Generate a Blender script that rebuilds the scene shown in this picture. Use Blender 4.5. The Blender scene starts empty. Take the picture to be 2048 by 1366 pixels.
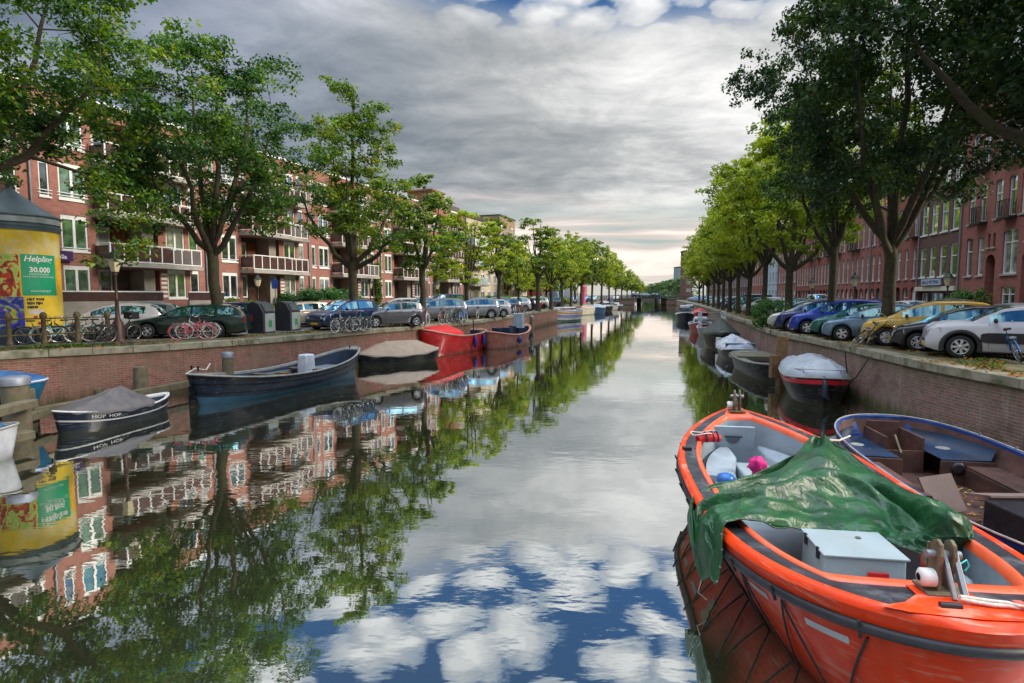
import bpy, math, random
import numpy as np
from mathutils import Vector, Matrix, noise as mn
R = math.radians
scene = bpy.context.scene
col = scene.collection
random.seed(7); rng = np.random.default_rng(7)

# ---------------------------------------------------------------- camera
FPX = 1150.0; PITCH = math.atan((683-590)/FPX); EYE = 3.7
cam_d = bpy.data.cameras.new('camera'); cam = bpy.data.objects.new('camera', cam_d); col.objects.link(cam)
cam_d.sensor_width = 36; cam_d.lens = 36*FPX/2048; cam_d.clip_end = 5000; cam_d.clip_start = .05
cam.location = (0, 0, EYE); cam.rotation_euler = (R(90)-PITCH, 0, 0)
scene.camera = cam
# ---------------------------------------------------------------- light
SUN_EL, SUN_AZ = R(27), R(100)          # azimuth clockwise from the viewing direction (+Y)
sun_d = bpy.data.lights.new('sun', 'SUN'); sun = bpy.data.objects.new('sun', sun_d); col.objects.link(sun)
sun_d.energy = 3.0; sun_d.angle = R(18); sun_d.color = (1.0, .90, .76)
sd = Vector((math.sin(SUN_AZ)*math.cos(SUN_EL), math.cos(SUN_AZ)*math.cos(SUN_EL), math.sin(SUN_EL)))
sun.rotation_euler = (-sd).to_track_quat('-Z', 'Y').to_euler()
scene.view_settings.view_transform = 'Standard'; scene.view_settings.look = 'None'
scene.view_settings.exposure = 0.42; scene.view_settings.gamma = 1
scene.cycles.max_bounces = 7; scene.cycles.diffuse_bounces = 3; scene.cycles.glossy_bounces = 4
scene.cycles.transmission_bounces = 4; scene.cycles.transparent_max_bounces = 8
scene.cycles.caustics_reflective = False; scene.cycles.caustics_refractive = False
scene.cycles.use_denoising = True

# node helper ------------------------------------------------------------
class NT:
    def __init__(s, tree): s.t = tree; s.n = tree.nodes; s.l = tree.links
    def node(s, typ, ins=None, **kw):
        n = s.n.new(typ)
        for k, v in kw.items(): setattr(n, k, v)
        for k, v in (ins or {}).items(): s.put(n, k, v)
        return n
    def put(s, n, k, v):
        i = n.inputs[k]
        if isinstance(v, bpy.types.NodeSocket): s.l.new(v, i)
        else:
            if isinstance(v, (tuple, list)) and len(v) == 3 and i.type == 'RGBA': v = (*v, 1)
            i.default_value = v
    def math(s, op, a, b=0.0, c=None, clamp=False):
        n = s.node('ShaderNodeMath', operation=op); n.use_clamp = clamp
        s.put(n, 0, a); s.put(n, 1, b)
        if c is not None: s.put(n, 2, c)
        return n.outputs[0]
    def mix(s, f, a, b, blend='MIX'):
        n = s.node('ShaderNodeMix', data_type='RGBA', blend_type=blend)
        s.put(n, 0, f); s.put(n, 6, a); s.put(n, 7, b); return n.outputs[2]
    def ramp(s, f, stops, interp='LINEAR'):
        n = s.node('ShaderNodeValToRGB'); cr = n.color_ramp; cr.interpolation = interp
        while len(cr.elements) < len(stops): cr.elements.new(.5)
        for e, (p, c) in zip(cr.elements, stops):
            e.position = p; e.color = (*c, 1) if isinstance(c, (tuple, list)) else (c, c, c, 1)
        s.put(n, 0, f); return n.outputs[0]
    def step(s, x, a, b):   # smooth ramp a..b -> 0..1
        n = s.node('ShaderNodeMapRange', interpolation_type='SMOOTHSTEP'); s.put(n, 0, x); s.put(n, 1, a); s.put(n, 2, b)
        return n.outputs[0]
    def noise(s, vec, scale, detail=4, rough=.5, dist=0.0, out=0):
        n = s.node('ShaderNodeTexNoise'); s.put(n, 'Vector', vec); s.put(n, 'Scale', scale); s.put(n, 'Detail', detail)
        s.put(n, 'Roughness', rough); s.put(n, 'Distortion', dist); return n.outputs[out]
    def mapping(s, vec, loc=(0,0,0), rot=(0,0,0), sc=(1,1,1)):
        n = s.node('ShaderNodeMapping'); s.put(n, 0, vec); s.put(n, 1, loc); s.put(n, 2, rot); s.put(n, 3, sc); return n.outputs[0]

# ---------------------------------------------------------------- sky
world = bpy.data.worlds.new('World'); scene.world = world; world.use_nodes = True
world.cycles.sampling_method = 'MANUAL'; world.cycles.sample_map_resolution = 256
w = NT(world.node_tree); w.n.clear()
out = w.node('ShaderNodeOutputWorld'); bg = w.node('ShaderNodeBackground'); w.l.new(bg.outputs[0], out.inputs[0])
sky = w.node('ShaderNodeTexSky', sky_type='NISHITA', sun_disc=False, sun_elevation=SUN_EL, sun_rotation=SUN_AZ)
sky.air_density = 1.2; sky.dust_density = .6; sky.ozone_density = 2.5
tc = w.node('ShaderNodeTexCoord'); D = w.node('ShaderNodeVectorMath', operation='NORMALIZE', ins={0: tc.outputs['Generated']}).outputs[0]
sp = w.node('ShaderNodeSeparateXYZ', ins={0: D}); dx, dy, dz = sp.outputs
zc = w.math('ADD', w.math('MAXIMUM', dz, 0.0), .07)
px = w.math('DIVIDE', dx, zc); py = w.math('DIVIDE', dy, zc)
P = w.node('ShaderNodeCombineXYZ', ins={0: px, 1: py, 2: 0.0}).outputs[0]
el = dz
clear = w.mix(1.0, sky.outputs[0], (.32, .62, .95), 'MULTIPLY')
clear = w.mix(1.0, clear, (.80, .80, .80), 'MULTIPLY')
# broad shade of the high cloud sheet
big = w.noise(w.mapping(P, (3.1, 1.7, 0), (0,0,R(12)), (.34, .62, 1)), 1.0, 6, .55, .6)
med = w.noise(w.mapping(P, (7.3, 2.2, 0), (0,0,R(-10)), (1.05, 1.35, 1)), 1.0, 8, .6, .8)
fine = w.noise(w.mapping(P, (1.3, 5.2, 0), (0,0,R(15)), (2.7, 2.9, 1)), 1.0, 8, .64, .5)
shade = w.math('ADD', w.math('MULTIPLY', big, .58), w.math('ADD', w.math('MULTIPLY', med, .36), w.math('MULTIPLY', fine, .34)))
# brighter towards the veiled sun (upper right) and along the low opening
def toward(u, v, k):
    r = Vector(((u-1024)/FPX, math.cos(PITCH)+math.sin(PITCH)*(683-v)/FPX, (683-v)/FPX*math.cos(PITCH)-math.sin(PITCH))).normalized()
    d = w.node('ShaderNodeVectorMath', operation='DOT_PRODUCT', ins={0: D, 1: tuple(r)}).outputs['Value']
    return w.math('EXPONENT', w.math('MULTIPLY', w.math('SUBTRACT', 1.0, d), -k))
glow = toward(1440, 110, 26.0)
low = toward(1350, 470, 55.0)
shade2 = w.math('ADD', shade, w.math('ADD', w.math('MULTIPLY', glow, .205), w.math('MULTIPLY', low, .07)))
cloud = w.ramp(shade2, [(.40, (.07, .095, .12)), (.51, (.165, .19, .21)), (.62, (.27, .29, .305)), (.72, (.40, .41, .415)), (.83, (.64, .64, .635)), (.95, (.92, .90, .87))])
# bluish cast away from the sun on the upper left
left = w.step(dx, .05, -.6)
cloud = w.mix(w.math('MULTIPLY', left, .75), cloud, (.80, .90, 1.18), 'MULTIPLY')
# low bands: streaks of cream and pale turquoise near the horizon
band = w.noise(w.mapping(D, (0,0,0), (0,0,0), (1.5, 1.5, 17)), 1.0, 5, .55, .4)
lowcol = w.ramp(band, [(.36, (.27, .32, .32)), (.46, (.38, .43, .41)), (.52, (.55, .50, .46)), (.60, (.95, .80, .71))])
lowf = w.math('MULTIPLY', w.step(el, .19, .10), 1.0)
cloud = w.mix(lowf, cloud, lowcol)
cloud = w.mix(w.math('MULTIPLY', w.step(el, .07, .0), .6), cloud, (.50, .48, .43))
# altocumulus cells with open blue between them, high up
warp = w.noise(P, 2.6, 4, .55, 0, 1)
Pw = w.node('ShaderNodeVectorMath', operation='ADD', ins={0: P, 1: w.node('ShaderNodeVectorMath', operation='SCALE', ins={0: warp, 'Scale': .30}).outputs[0]}).outputs[0]
vor = w.node('ShaderNodeTexVoronoi', voronoi_dimensions='2D', feature='SMOOTH_F1', ins={'Vector': Pw, 'Scale': 6.2, 'Smoothness': .18, 'Randomness': 1.0}).outputs['Distance']
vor2 = w.node('ShaderNodeTexVoronoi', voronoi_dimensions='2D', feature='SMOOTH_F1', ins={'Vector': Pw, 'Scale': 12.0, 'Smoothness': .4}).outputs['Distance']
cov = w.noise(P, 1.5, 3, .5, .5)
puff = w.math('ADD', w.math('MULTIPLY', vor, 1.25), w.math('ADD', w.math('MULTIPLY', vor2, .34), w.math('MULTIPLY', cov, -.45)))
puff = w.math('ADD', puff, w.math('MULTIPLY', w.noise(P, 9.0, 7, .66, 1.0), .50))
gap = w.step(puff, .73, .95)
puffcol = w.ramp(puff, [(.30, (.74, .75, .76)), (.48, (.58, .60, .63)), (.66, (.40, .44, .50)), (.85, (.24, .32, .44))])
e2 = w.math('ADD', el, w.math('ADD', w.math('MULTIPLY', w.math('SUBTRACT', w.noise(P, .9, 3, .5), .5), .14), w.math('MULTIPLY', dx, .09)))
brk = w.step(e2, .395, .46)
gapf = w.math('MULTIPLY', gap, brk)
cloud = w.mix(brk, cloud, puffcol)
skyc = w.mix(gapf, cloud, w.mix(1.0, clear, (.1, .1, .1), 'MULTIPLY'))
# the overcast dome is brightest overhead, boosted there for added ambient light
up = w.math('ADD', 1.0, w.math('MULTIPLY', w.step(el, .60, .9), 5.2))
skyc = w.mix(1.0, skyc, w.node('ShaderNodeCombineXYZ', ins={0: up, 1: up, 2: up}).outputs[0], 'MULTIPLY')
lower = w.step(el, -.02, -.08)
skyc = w.mix(lower, skyc, (.10, .10, .09))
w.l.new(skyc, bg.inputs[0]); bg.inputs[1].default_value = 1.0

# ---------------------------------------------------------------- rays of the photo -> places
def ray(u, v):
    a = (u-1024)/FPX; b = (683-v)/FPX
    return Vector((a, math.cos(PITCH)+math.sin(PITCH)*b, b*math.cos(PITCH)-math.sin(PITCH)))
def onz(u, v, z):
    r = ray(u, v); t = (z-EYE)/r.z; return Vector((r.x*t, r.y*t, z))
def ony(u, v, Y):
    r = ray(u, v); t = Y/r.y; return Vector((r.x*t, Y, EYE+r.z*t))
def xat(u, Y, z=1.85):
    yf = Y*math.cos(PITCH)-(z-EYE)*math.sin(PITCH); return (u-1024)/FPX*yf

# ---------------------------------------------------------------- materials
MATS = {}
def mat(name, colr, rough=.6, metal=0.0, var=.18, scale=3.0, bump=0.0, bscale=40.0, spec=.5, dirt=None, dirts=1.2, dirtf=.5, coat=0.0, detail=5, scuff=None):
    if name in MATS: return MATS[name]
    m = bpy.data.materials.new(name); m.use_nodes = True; t = NT(m.node_tree)
    b = t.n['Principled BSDF']; co = t.node('ShaderNodeTexCoord').outputs['Object']
    n1 = t.noise(co, scale, detail, .6)
    c = t.mix(t.math('MULTIPLY', t.step(n1, .3, .7), 1.0), tuple(x*(1-var) for x in colr), tuple(min(1, x*(1+var)) for x in colr))
    if dirt:
        n2 = t.noise(co, dirts, 6, .65); c = t.mix(t.math('MULTIPLY', t.step(n2, .46, .68), dirtf), c, dirt)
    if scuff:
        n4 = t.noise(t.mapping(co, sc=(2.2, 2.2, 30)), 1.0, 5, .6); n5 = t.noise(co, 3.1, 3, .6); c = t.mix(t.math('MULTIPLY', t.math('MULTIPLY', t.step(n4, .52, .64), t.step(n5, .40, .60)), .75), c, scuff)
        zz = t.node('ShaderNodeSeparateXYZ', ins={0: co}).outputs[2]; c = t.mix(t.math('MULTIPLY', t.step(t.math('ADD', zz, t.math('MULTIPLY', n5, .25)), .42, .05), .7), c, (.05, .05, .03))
    t.put(b, 'Base Color', c); t.put(b, 'Metallic', metal)
    t.put(b, 'Roughness', t.math('ADD', rough-.08, t.math('MULTIPLY', n1, .16)))
    t.put(b, 'Specular IOR Level', spec)
    if coat: t.put(b, 'Coat Weight', coat); t.put(b, 'Coat Roughness', .06)
    if bump:
        bn = t.node('ShaderNodeBump', ins={'Strength': bump, 'Distance': .02, 'Height': t.noise(co, bscale, 4, .6)})
        t.put(b, 'Normal', bn.outputs[0])
    MATS[name] = m; return m
def srgb(r, g, b): return tuple(((c/255)/12.92 if c/255 <= .04045 else ((c/255+.055)/1.055)**2.4) for c in (r, g, b))
def brick(name, c1, c2, mortar, bw=.22, bh=.065, ms=.010, var=.35, stain=None, stainf=.5, bump=.3, sc=1.0, rough=.85, wz=None):
    m = bpy.data.materials.new(name); m.use_nodes = True; t = NT(m.node_tree); b = t.n['Principled BSDF']
    uv = t.node('ShaderNodeUVMap').outputs[0]; co = t.node('ShaderNodeTexCoord').outputs['Object']
    bt = t.node('ShaderNodeTexBrick', ins={'Vector': uv, 'Color1': c1, 'Color2': c2, 'Mortar': mortar, 'Scale': 1.0, 'Mortar Size': ms, 'Mortar Smooth': .4, 'Bias': 0.0, 'Brick Width': bw*sc, 'Row Height': bh*sc})
    n1 = t.noise(co, .55, 6, .65); n2 = t.noise(co, 5.0, 4, .6)
    c = t.mix(t.math('MULTIPLY', t.step(n2, .3, .7), var), bt.outputs[0], tuple(x*.45 for x in c1))
    if stain: c = t.mix(t.math('MULTIPLY', t.step(n1, .42, .66), stainf), c, stain)
    if wz:    # algae / soot streaks that run down the wall: (colour, z0, z1)
        sp2 = t.noise(t.mapping(uv, (3,1,0), (0,0,0), (3.2, .35, 1)), 1.0, 6, .7); c = t.mix(t.math('MULTIPLY', t.step(sp2, .52, .72), .5), c, srgb(172,158,138)); sp3 = t.noise(t.mapping(uv, (9,4,0), (0,0,0), (.8, .9, 1)), 1.0, 5, .7); c = t.mix(t.math('MULTIPLY', t.step(sp3, .50, .70), .55), c, srgb(92,70,62))
        for (wc, z0, z1, f) in wz:
            sz = t.node('ShaderNodeSeparateXYZ', ins={0: co}).outputs[2]
            su = t.noise(t.mapping(uv, (0,0,0), (0,0,0), (2.2, .22, 1)), 1.0, 5, .65)
            k = t.math('MULTIPLY', t.step(t.math('ADD', sz, t.math('MULTIPLY', t.math('SUBTRACT', su, .5), 1.5)), z0, z1), f)
            c = t.mix(k, c, wc)
    t.put(b, 'Base Color', c); t.put(b, 'Roughness', rough); t.put(b, 'Specular IOR Level', .25)
    bn = t.node('ShaderNodeBump', ins={'Strength': bump, 'Distance': .012, 'Height': t.math('ADD', t.math('MULTIPLY', bt.outputs[1], -1.0), n2)})
    t.put(b, 'Normal', bn.outputs[0]); MATS[name] = m; return m
def glassy(name, colr=(.02, .03, .035), rough=.04, refl=.7, tint=(.8,.9,1)):
    m = bpy.data.materials.new(name); m.use_nodes = True; t = NT(m.node_tree); t.n.remove(t.n['Principled BSDF'])
    co = t.node('ShaderNodeTexCoord').outputs['Object']
    oi = t.node('ShaderNodeObjectInfo').outputs['Random']
    d = t.node('ShaderNodeBsdfDiffuse', ins={0: t.mix(t.step(t.noise(co, 1.6, 2, .5), .45, .6), colr, tuple(min(1, x*2.4+.01) for x in colr))})
    g = t.node('ShaderNodeBsdfGlossy', ins={0: tint, 1: rough,
        'Normal': t.node('ShaderNodeBump', ins={'Strength': .12, 'Distance': .05, 'Height': t.noise(co, 1.3, 2, .5)}).outputs[0]})
    fr = t.node('ShaderNodeLayerWeight', ins={'Blend': .5}).outputs['Facing']
    f = t.math('MULTIPLY_ADD', fr, .75, refl*.32, clamp=True)
    mx = t.node('ShaderNodeMixShader', ins={0: f, 1: d.outputs[0], 2: g.outputs[0]})
    t.l.new(mx.outputs[0], t.n['Material Output'].inputs[0]); MATS[name] = m; return m
# ---------------------------------------------------------------- mesh builder
def smoothall(me, ang=None):
    me.polygons.foreach_set('use_smooth', [True]*len(me.polygons))
class MB:
    def __init__(s): s.v = []; s.f = []; s.m = []; s.sm = []
    def add(s, vs, fs, mi=0, sm=False):
        o = len(s.v); s.v += [tuple(p) for p in vs]
        for f in fs: s.f.append([o+i for i in f]); s.m.append(mi); s.sm.append(sm)
        return s
    def box(s, c, d, rz=0, mi=0, rx=0, ry=0, taper=1.0):
        M = Matrix.Translation(Vector(c)) @ Matrix.Rotation(rz, 4, 'Z') @ Matrix.Rotation(ry, 4, 'Y') @ Matrix.Rotation(rx, 4, 'X')
        vs = []
        for z in (-.5, .5):
            k = taper if z > 0 else 1
            for x, y in ((-.5,-.5),(.5,-.5),(.5,.5),(-.5,.5)): vs.append(M @ Vector((x*d[0]*k, y*d[1]*k, z*d[2])))
        return s.add(vs, [(0,3,2,1),(4,5,6,7),(0,1,5,4),(1,2,6,5),(2,3,7,6),(3,0,4,7)], mi)
    def bb(s, x0, x1, y0, y1, z0, z1, mi=0):
        return s.box(((x0+x1)/2,(y0+y1)/2,(z0+z1)/2), (x1-x0, y1-y0, z1-z0), mi=mi)
    def quad(s, a, b, c, d, mi=0): return s.add([a,b,c,d], [(0,1,2,3)], mi)
    def grid(s, rows, mi=0, sm=True, close=False, flip=False):
        n = len(rows[0]); vs = [p for r in rows for p in r]; fs = []
        for i in range(len(rows)-1):
            for j in range(n if close else n-1):
                k = (j+1) % n; q = (i*n+j, i*n+k, (i+1)*n+k, (i+1)*n+j)
                fs.append(q[::-1] if flip else q)
        return s.add(vs, fs, mi, sm)
    def tube(s, pts, r, n=8, mi=0, caps=True, sm=True, close=False):
        pts = [Vector(p) for p in pts]; rs = r if isinstance(r, (list, tuple)) else [r]*len(pts)
        rows = []; up = Vector((0,0,1)); prev = None
        for i, p in enumerate(pts):
            if close: t = pts[(i+1) % len(pts)]-pts[i-1]
            else: t = pts[min(i+1, len(pts)-1)]-pts[max(i-1, 0)]
            if t.length < 1e-9: t = Vector((0,0,1))
            t.normalize()
            if prev is None:
                a = t.cross(up)
                if a.length < .05: a = t.cross(Vector((1,0,0)))
            else:
                a = prev-t*prev.dot(t)
                if a.length < 1e-4: a = t.cross(up)
            a.normalize(); prev = a.copy(); b = t.cross(a)
            rows.append([p+(a*math.cos(k*2*math.pi/n)+b*math.sin(k*2*math.pi/n))*rs[i] for k in range(n)])
        if close: rows.append(rows[0])
        s.grid(rows, mi, sm, close=True)
        if caps and not close:
            s.add(rows[0], [tuple(range(n))], mi); s.add(rows[-1], [tuple(range(n))[::-1]], mi)
        return s
    def lathe(s, prof, c=(0,0,0), n=20, mi=0, sm=True, axis='Z', caps=True):
        rows = []
        for r, z in prof:
            row = []
            for k in range(n):
                a = 2*math.pi*k/n; x, y = r*math.cos(a), r*math.sin(a)
                if axis == 'Z': p = (c[0]+x, c[1]+y, c[2]+z)
                elif axis == 'Y': p = (c[0]+x, c[1]+z, c[2]+y)
                else: p = (c[0]+z, c[1]+x, c[2]+y)
                row.append(p)
            rows.append(row)
        s.grid(rows, mi, sm, close=True)
        if caps:
            if prof[0][0] > 1e-4: s.add(rows[0], [tuple(range(n))[::-1]], mi)
            if prof[-1][0] > 1e-4: s.add(rows[-1], [tuple(range(n))], mi)
        return s
    def prism(s, poly, z0, z1, mi=0, M=None):   # poly in xy, extruded in z; M maps it elsewhere
        n = len(poly); vs = [Vector((x, y, z0)) for x, y in poly]+[Vector((x, y, z1)) for x, y in poly]
        if M: vs = [M @ v for v in vs]
        return s.add(vs, [tuple(range(n))[::-1], tuple(range(n, 2*n))]+[(i, (i+1) % n, n+(i+1) % n, n+i) for i in range(n)], mi)
    def blob(s, c, r, n=10, mi=0, jit=.0, sd=0):
        rows = []; rr = random.Random(sd)
        for i in range(n//2+1):
            ph = math.pi*i/(n//2); row = []
            for k in range(n):
                a = 2*math.pi*k/n; j = 1+rr.uniform(-jit, jit)
                row.append((c[0]+r[0]*math.sin(ph)*math.cos(a)*j, c[1]+r[1]*math.sin(ph)*math.sin(a)*j, c[2]+r[2]*math.cos(ph)*j))
            rows.append(row)
        return s.grid(rows, mi, True, close=True, flip=True)
    def mesh(s, name, mats):
        me = bpy.data.meshes.new(name); me.from_pydata([tuple(p) for p in s.v], [], s.f)
        me.polygons.foreach_set('material_index', s.m); me.polygons.foreach_set('use_smooth', s.sm)
        for m in (mats if isinstance(mats, (list, tuple)) else [mats]): me.materials.append(m)
        uv = me.uv_layers.new(name='UVMap').data; me.update()
        for p in me.polygons:
            nx, ny, nz = p.normal
            if abs(nz) > .75: fu = lambda c: (c[0], c[1])
            else:
                l = math.hypot(nx, ny) or 1; tx, ty = -ny/l, nx/l; fu = lambda c: (c[0]*tx+c[1]*ty, c[2])
            for li in p.loop_indices: uv[li].uv = fu(me.vertices[me.loops[li].vertex_index].co)
        return me
    def build(s, name, mats, parent=None, loc=None, rz=0, bevel=0, sub=0):
        o = bpy.data.objects.new(name, s.mesh(name, mats)); col.objects.link(o)
        if parent: o.parent = parent
        if loc is not None: o.location = loc
        if rz: o.rotation_euler.z = rz
        if bevel:
            b = o.modifiers.new('bevel', 'BEVEL'); b.width = bevel; b.segments = 2; b.limit_method = 'ANGLE'; b.angle_limit = R(40)
        if sub: sb = o.modifiers.new('sub', 'SUBSURF'); sb.levels = sub; sb.render_levels = sub
        return o
def tag(o, label, cat, group=None, kind=None):
    o['label'] = label; o['category'] = cat
    if group: o['group'] = group
    if kind: o['kind'] = kind
    return o
def struct(o): o['kind'] = 'structure'; return o
def empty(name, loc=(0,0,0), rz=0, label=None, cat=None, group=None):
    o = bpy.data.objects.new(name, None); col.objects.link(o); o.location = loc; o.rotation_euler.z = rz; o.empty_display_size = .2
    if label: tag(o, label, cat, group)
    return o
def inst(name, me, parent=None, loc=(0,0,0), rz=0, sc=None):
    o = bpy.data.objects.new(name, me); col.objects.link(o); o.parent = parent; o.location = loc; o.rotation_euler.z = rz
    if sc: o.scale = sc
    return o
def copytree(o, parent=None):
    c = o.copy(); col.objects.link(c); c.parent = parent
    for k in ('label', 'category', 'group'):
        if parent is None and k in c: del c[k]
    for ch in o.children: copytree(ch, c)
    return c
def paint(o, m, slot=0):
    s = o.material_slots[slot]; s.link = 'OBJECT'; s.material = m
def textmesh(txt, size, ext=.004, align='CENTER', shear=0.0, bold=0.0):
    cu = bpy.data.curves.new('txt', 'FONT'); cu.body = txt; cu.size = size; cu.extrude = ext; cu.align_x = align; cu.shear = shear; cu.offset = bold
    cu.resolution_u = 3
    o = bpy.data.objects.new('txt', cu); col.objects.link(o); bpy.context.view_layer.update()
    me = bpy.data.meshes.new_from_object(o.evaluated_get(bpy.context.evaluated_depsgraph_get()))
    bpy.data.objects.remove(o); bpy.data.curves.remove(cu); return me
def lerp(a, b, t): return a+(b-a)*t
def pl(pts, t):
    for (x0, y0), (x1, y1) in zip(pts, pts[1:]):
        if t <= x1: return lerp(y0, y1, (t-x0)/(x1-x0)) if x1 != x0 else y1
    return pts[-1][1]

# common materials
M_brickwall = brick('quay_brick', srgb(176,104,92), srgb(132,84,76), srgb(158,146,128), .24, .080, .014, .4, srgb(140,118,98), .55, .4, wz=[(srgb(58,64,34), .55, .0, .75), (srgb(96,92,62), 1.0, 2.0, .5)])
M_brickwall_r = brick('quay_brick_grey', srgb(164,116,108), srgb(122,98,90), srgb(150,144,130), .24, .080, .015, .45, srgb(140,126,110), .7, .5, wz=[(srgb(70,78,34), .5, .05, .8), (srgb(84,88,58), 1.0, 1.9, .6)])
M_coping = mat('coping_stone', srgb(148,142,122), .85, var=.25, scale=2.5, bump=.5, bscale=18, dirt=srgb(74,80,40), dirts=1.3, dirtf=.9)
M_street = brick('paving_brick', srgb(128,116,108), srgb(104,94,88), srgb(78,72,66), .21, .07, .008, .35, srgb(94,86,78), .5, .25)
M_tiles = brick('paving_tile', srgb(134,128,118), srgb(118,112,104), srgb(70,68,62), .3, .3, .008, .3, srgb(92,90,74), .5, .2)
M_soil = mat('verge_soil', srgb(108,98,70), .95, var=.35, scale=4, bump=.6, bscale=14, dirt=srgb(84,94,38), dirts=1.6, dirtf=.8)
M_ground = mat('ground_far', srgb(96,92,78), .9, var=.2, scale=.05)
M_wood = mat('weathered_timber', srgb(112,102,82), .85, var=.3, scale=4, bump=.5, bscale=12, dirt=srgb(78,84,44), dirts=2, dirtf=.7)
M_woodb = mat('brown_timber', srgb(116,88,58), .8, var=.3, scale=6, bump=.4, bscale=16)
M_steel = mat('galvanised_steel', srgb(150,155,158), .45, .7, var=.12, scale=8)
M_iron = mat('painted_iron', srgb(44,50,44), .55, .3, var=.25, scale=10)
M_rope = mat('white_rope', srgb(200,194,180), .8, var=.2, scale=30)
M_ropek = mat('black_rope', (.012,.012,.014), .7, var=.3, scale=30)
M_rubber = mat('black_rubber', (.012,.013,.017), .5, var=.3, scale=8, dirt=(.06,.06,.06), dirtf=.3)
M_white = mat('white_paint', srgb(222,220,212), .45, var=.05, scale=2)
M_cream = mat('cream_paint', srgb(214,208,186), .5, var=.08, scale=2)
M_glass = glassy('window_glass', (.012,.018,.016), .03, .8)
M_glass_g = glassy('window_glass_green', (.05,.10,.05), .05, .9, (.85,1,.9))
M_curtain = mat('curtain', srgb(170,172,160), .9, var=.15, scale=5)

# ---------------------------------------------------------------- canal edges (plan) and ground
ZS = 1.85
QL = [(-22.0,-8.0),(-20.2,6.0),(-18.4,14.5),(-16.4,18.3),(-13.65,20.6),(-11.4,23.3),(-9.6,26.5),(-7.9,30.0),(-5.4,35.0),(-3.1,40.0),(-1.0,47.5),(1.0,58),(4.7,72),(12,102),(24.5,152),(43,228),(62,306),(90,420)]
QR = [(11.6,-8.0),(11.3,8.0),(11.3,14.0),(11.6,17.0),(12.35,21.0),(12.9,25.0),(13.45,29.0),(14.5,33.5),(17.2,42.5),(19.6,52.0),(26.5,76),(34.5,106),(46,152),(62.5,222),(83,306),(110,420)]
def dens(q, n=3):
    out = []
    for i in range(len(q)-1):
        p0, p1, p2, p3 = q[max(i-1,0)], q[i], q[i+1], q[min(i+2, len(q)-1)]
        for k in range(n):
            t = k/n
            out.append(tuple(.5*((2*b)+(c-a)*t+(2*a-5*b+4*c-d)*t*t+(3*b-a-3*c+d)*t**3) for a, b, c, d in zip(p0, p1, p2, p3)))
    out.append(q[-1]); return out
QL, QR = dens(QL), dens(QR)
def offs(q, d):
    o = []
    for i in range(len(q)):
        a, b = q[max(i-1,0)], q[min(i+1, len(q)-1)]; tx, ty = b[0]-a[0], b[1]-a[1]; l = math.hypot(tx, ty)
        o.append((q[i][0]-ty/l*d, q[i][1]+tx/l*d))   # +d to the left of travel
    return o
def edge_x(q, Y):
    for a, b in zip(q, q[1:]):
        if a[1] <= Y <= b[1]: return lerp(a[0], b[0], (Y-a[1])/(b[1]-a[1]))
    return q[-1][0]
def strip(name, q, d0, d1, z, m, mats=None, zb=None):
    a, b = offs(q, d0), offs(q, d1); mb = MB()
    if zb is None:
        mb.grid([[(x, y, z) for x, y in a], [(x, y, z) for x, y in b]], 0, False, flip=(d1 < d0))
        if mb.v: pass
    else:
        rows = [[(x,y,zb) for x,y in a], [(x,y,z) for x,y in a], [(x,y,z) for x,y in b], [(x,y,zb) for x,y in b]]
        mb.grid(rows, 0, False, flip=(d1 < d0))
    return mb.build(name, m)
# ground: one sheet each side, out to the horizon, joined beyond the end of the canal
mb = MB(); far = 1600
for q, sgn in ((QL, -1), (QR, 1)):
    rows = [[(x, y, ZS-.02) for x, y in offs(q, -sgn*.25)], [(sgn*far, y, ZS-.02) for x, y in q]]
    mb.grid(rows, 0, False, flip=(sgn > 0))
mb.quad((-far, 420, ZS-.02), (far, 420, ZS-.02), (far, 3000, ZS-.02), (-far, 3000, ZS-.02))
mb.quad((90, 420, -.5), (110, 420, -.5), (110, 420, ZS-.02), (90, 420, ZS-.02))
struct(mb.build('ground', M_ground))
# water
m = bpy.data.materials.new('canal_water'); m.use_nodes = True; t = NT(m.node_tree); t.n.remove(t.n['Principled BSDF'])
co = t.node('ShaderNodeTexCoord').outputs['Object']
n1 = t.noise(t.mapping(co, (0,0,0), (0,0,R(15)), (1.0, 1.9, 1)), 1.15, 3, .5, .3)
n2 = t.noise(t.mapping(co, (0,0,0), (0,0,R(-20)), (1.0, 1.4, 1)), 5.0, 3, .5)
n3 = t.noise(co, .22, 2, .5)
amp = t.math('MULTIPLY_ADD', t.step(n3, .38, .66), .8, .35)
h = t.math('MULTIPLY', t.math('ADD', t.math('MULTIPLY', n1, 1.0), t.math('MULTIPLY', n2, .16)), amp)
bmp = t.node('ShaderNodeBump', ins={'Strength': .30, 'Distance': .013, 'Height': h}).outputs[0]
gl = t.node('ShaderNodeBsdfGlossy', ins={0: (.90,.92,.92), 1: .015, 'Normal': bmp})
df = t.node('ShaderNodeBsdfDiffuse', ins={0: (.042,.046,.022)})
lw = t.node('ShaderNodeLayerWeight', ins={'Blend': .5, 'Normal': bmp}).outputs['Facing']
f = t.ramp(lw, [(.0,.10),(.25,.46),(.42,.68),(.60,.79),(.85,.87),(1.0,1.0)])
mx = t.node('ShaderNodeMixShader', ins={0: f, 1: df.outputs[0], 2: gl.outputs[0]})
t.l.new(mx.outputs[0], t.n['Material Output'].inputs[0]); M_water = m
a, b = offs(QL, .3), offs(QR, -.3)
wmb = MB(); wmb.add([(x,y,0) for x,y in a]+[(x,y,0) for x,y in reversed(b)], [tuple(range(len(a)+len(b)))][::1])
ow = wmb.build('water', M_water); ow['kind'] = 'structure'
for p in ow.data.polygons:
    if p.normal.z < 0: p.flip()

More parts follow.
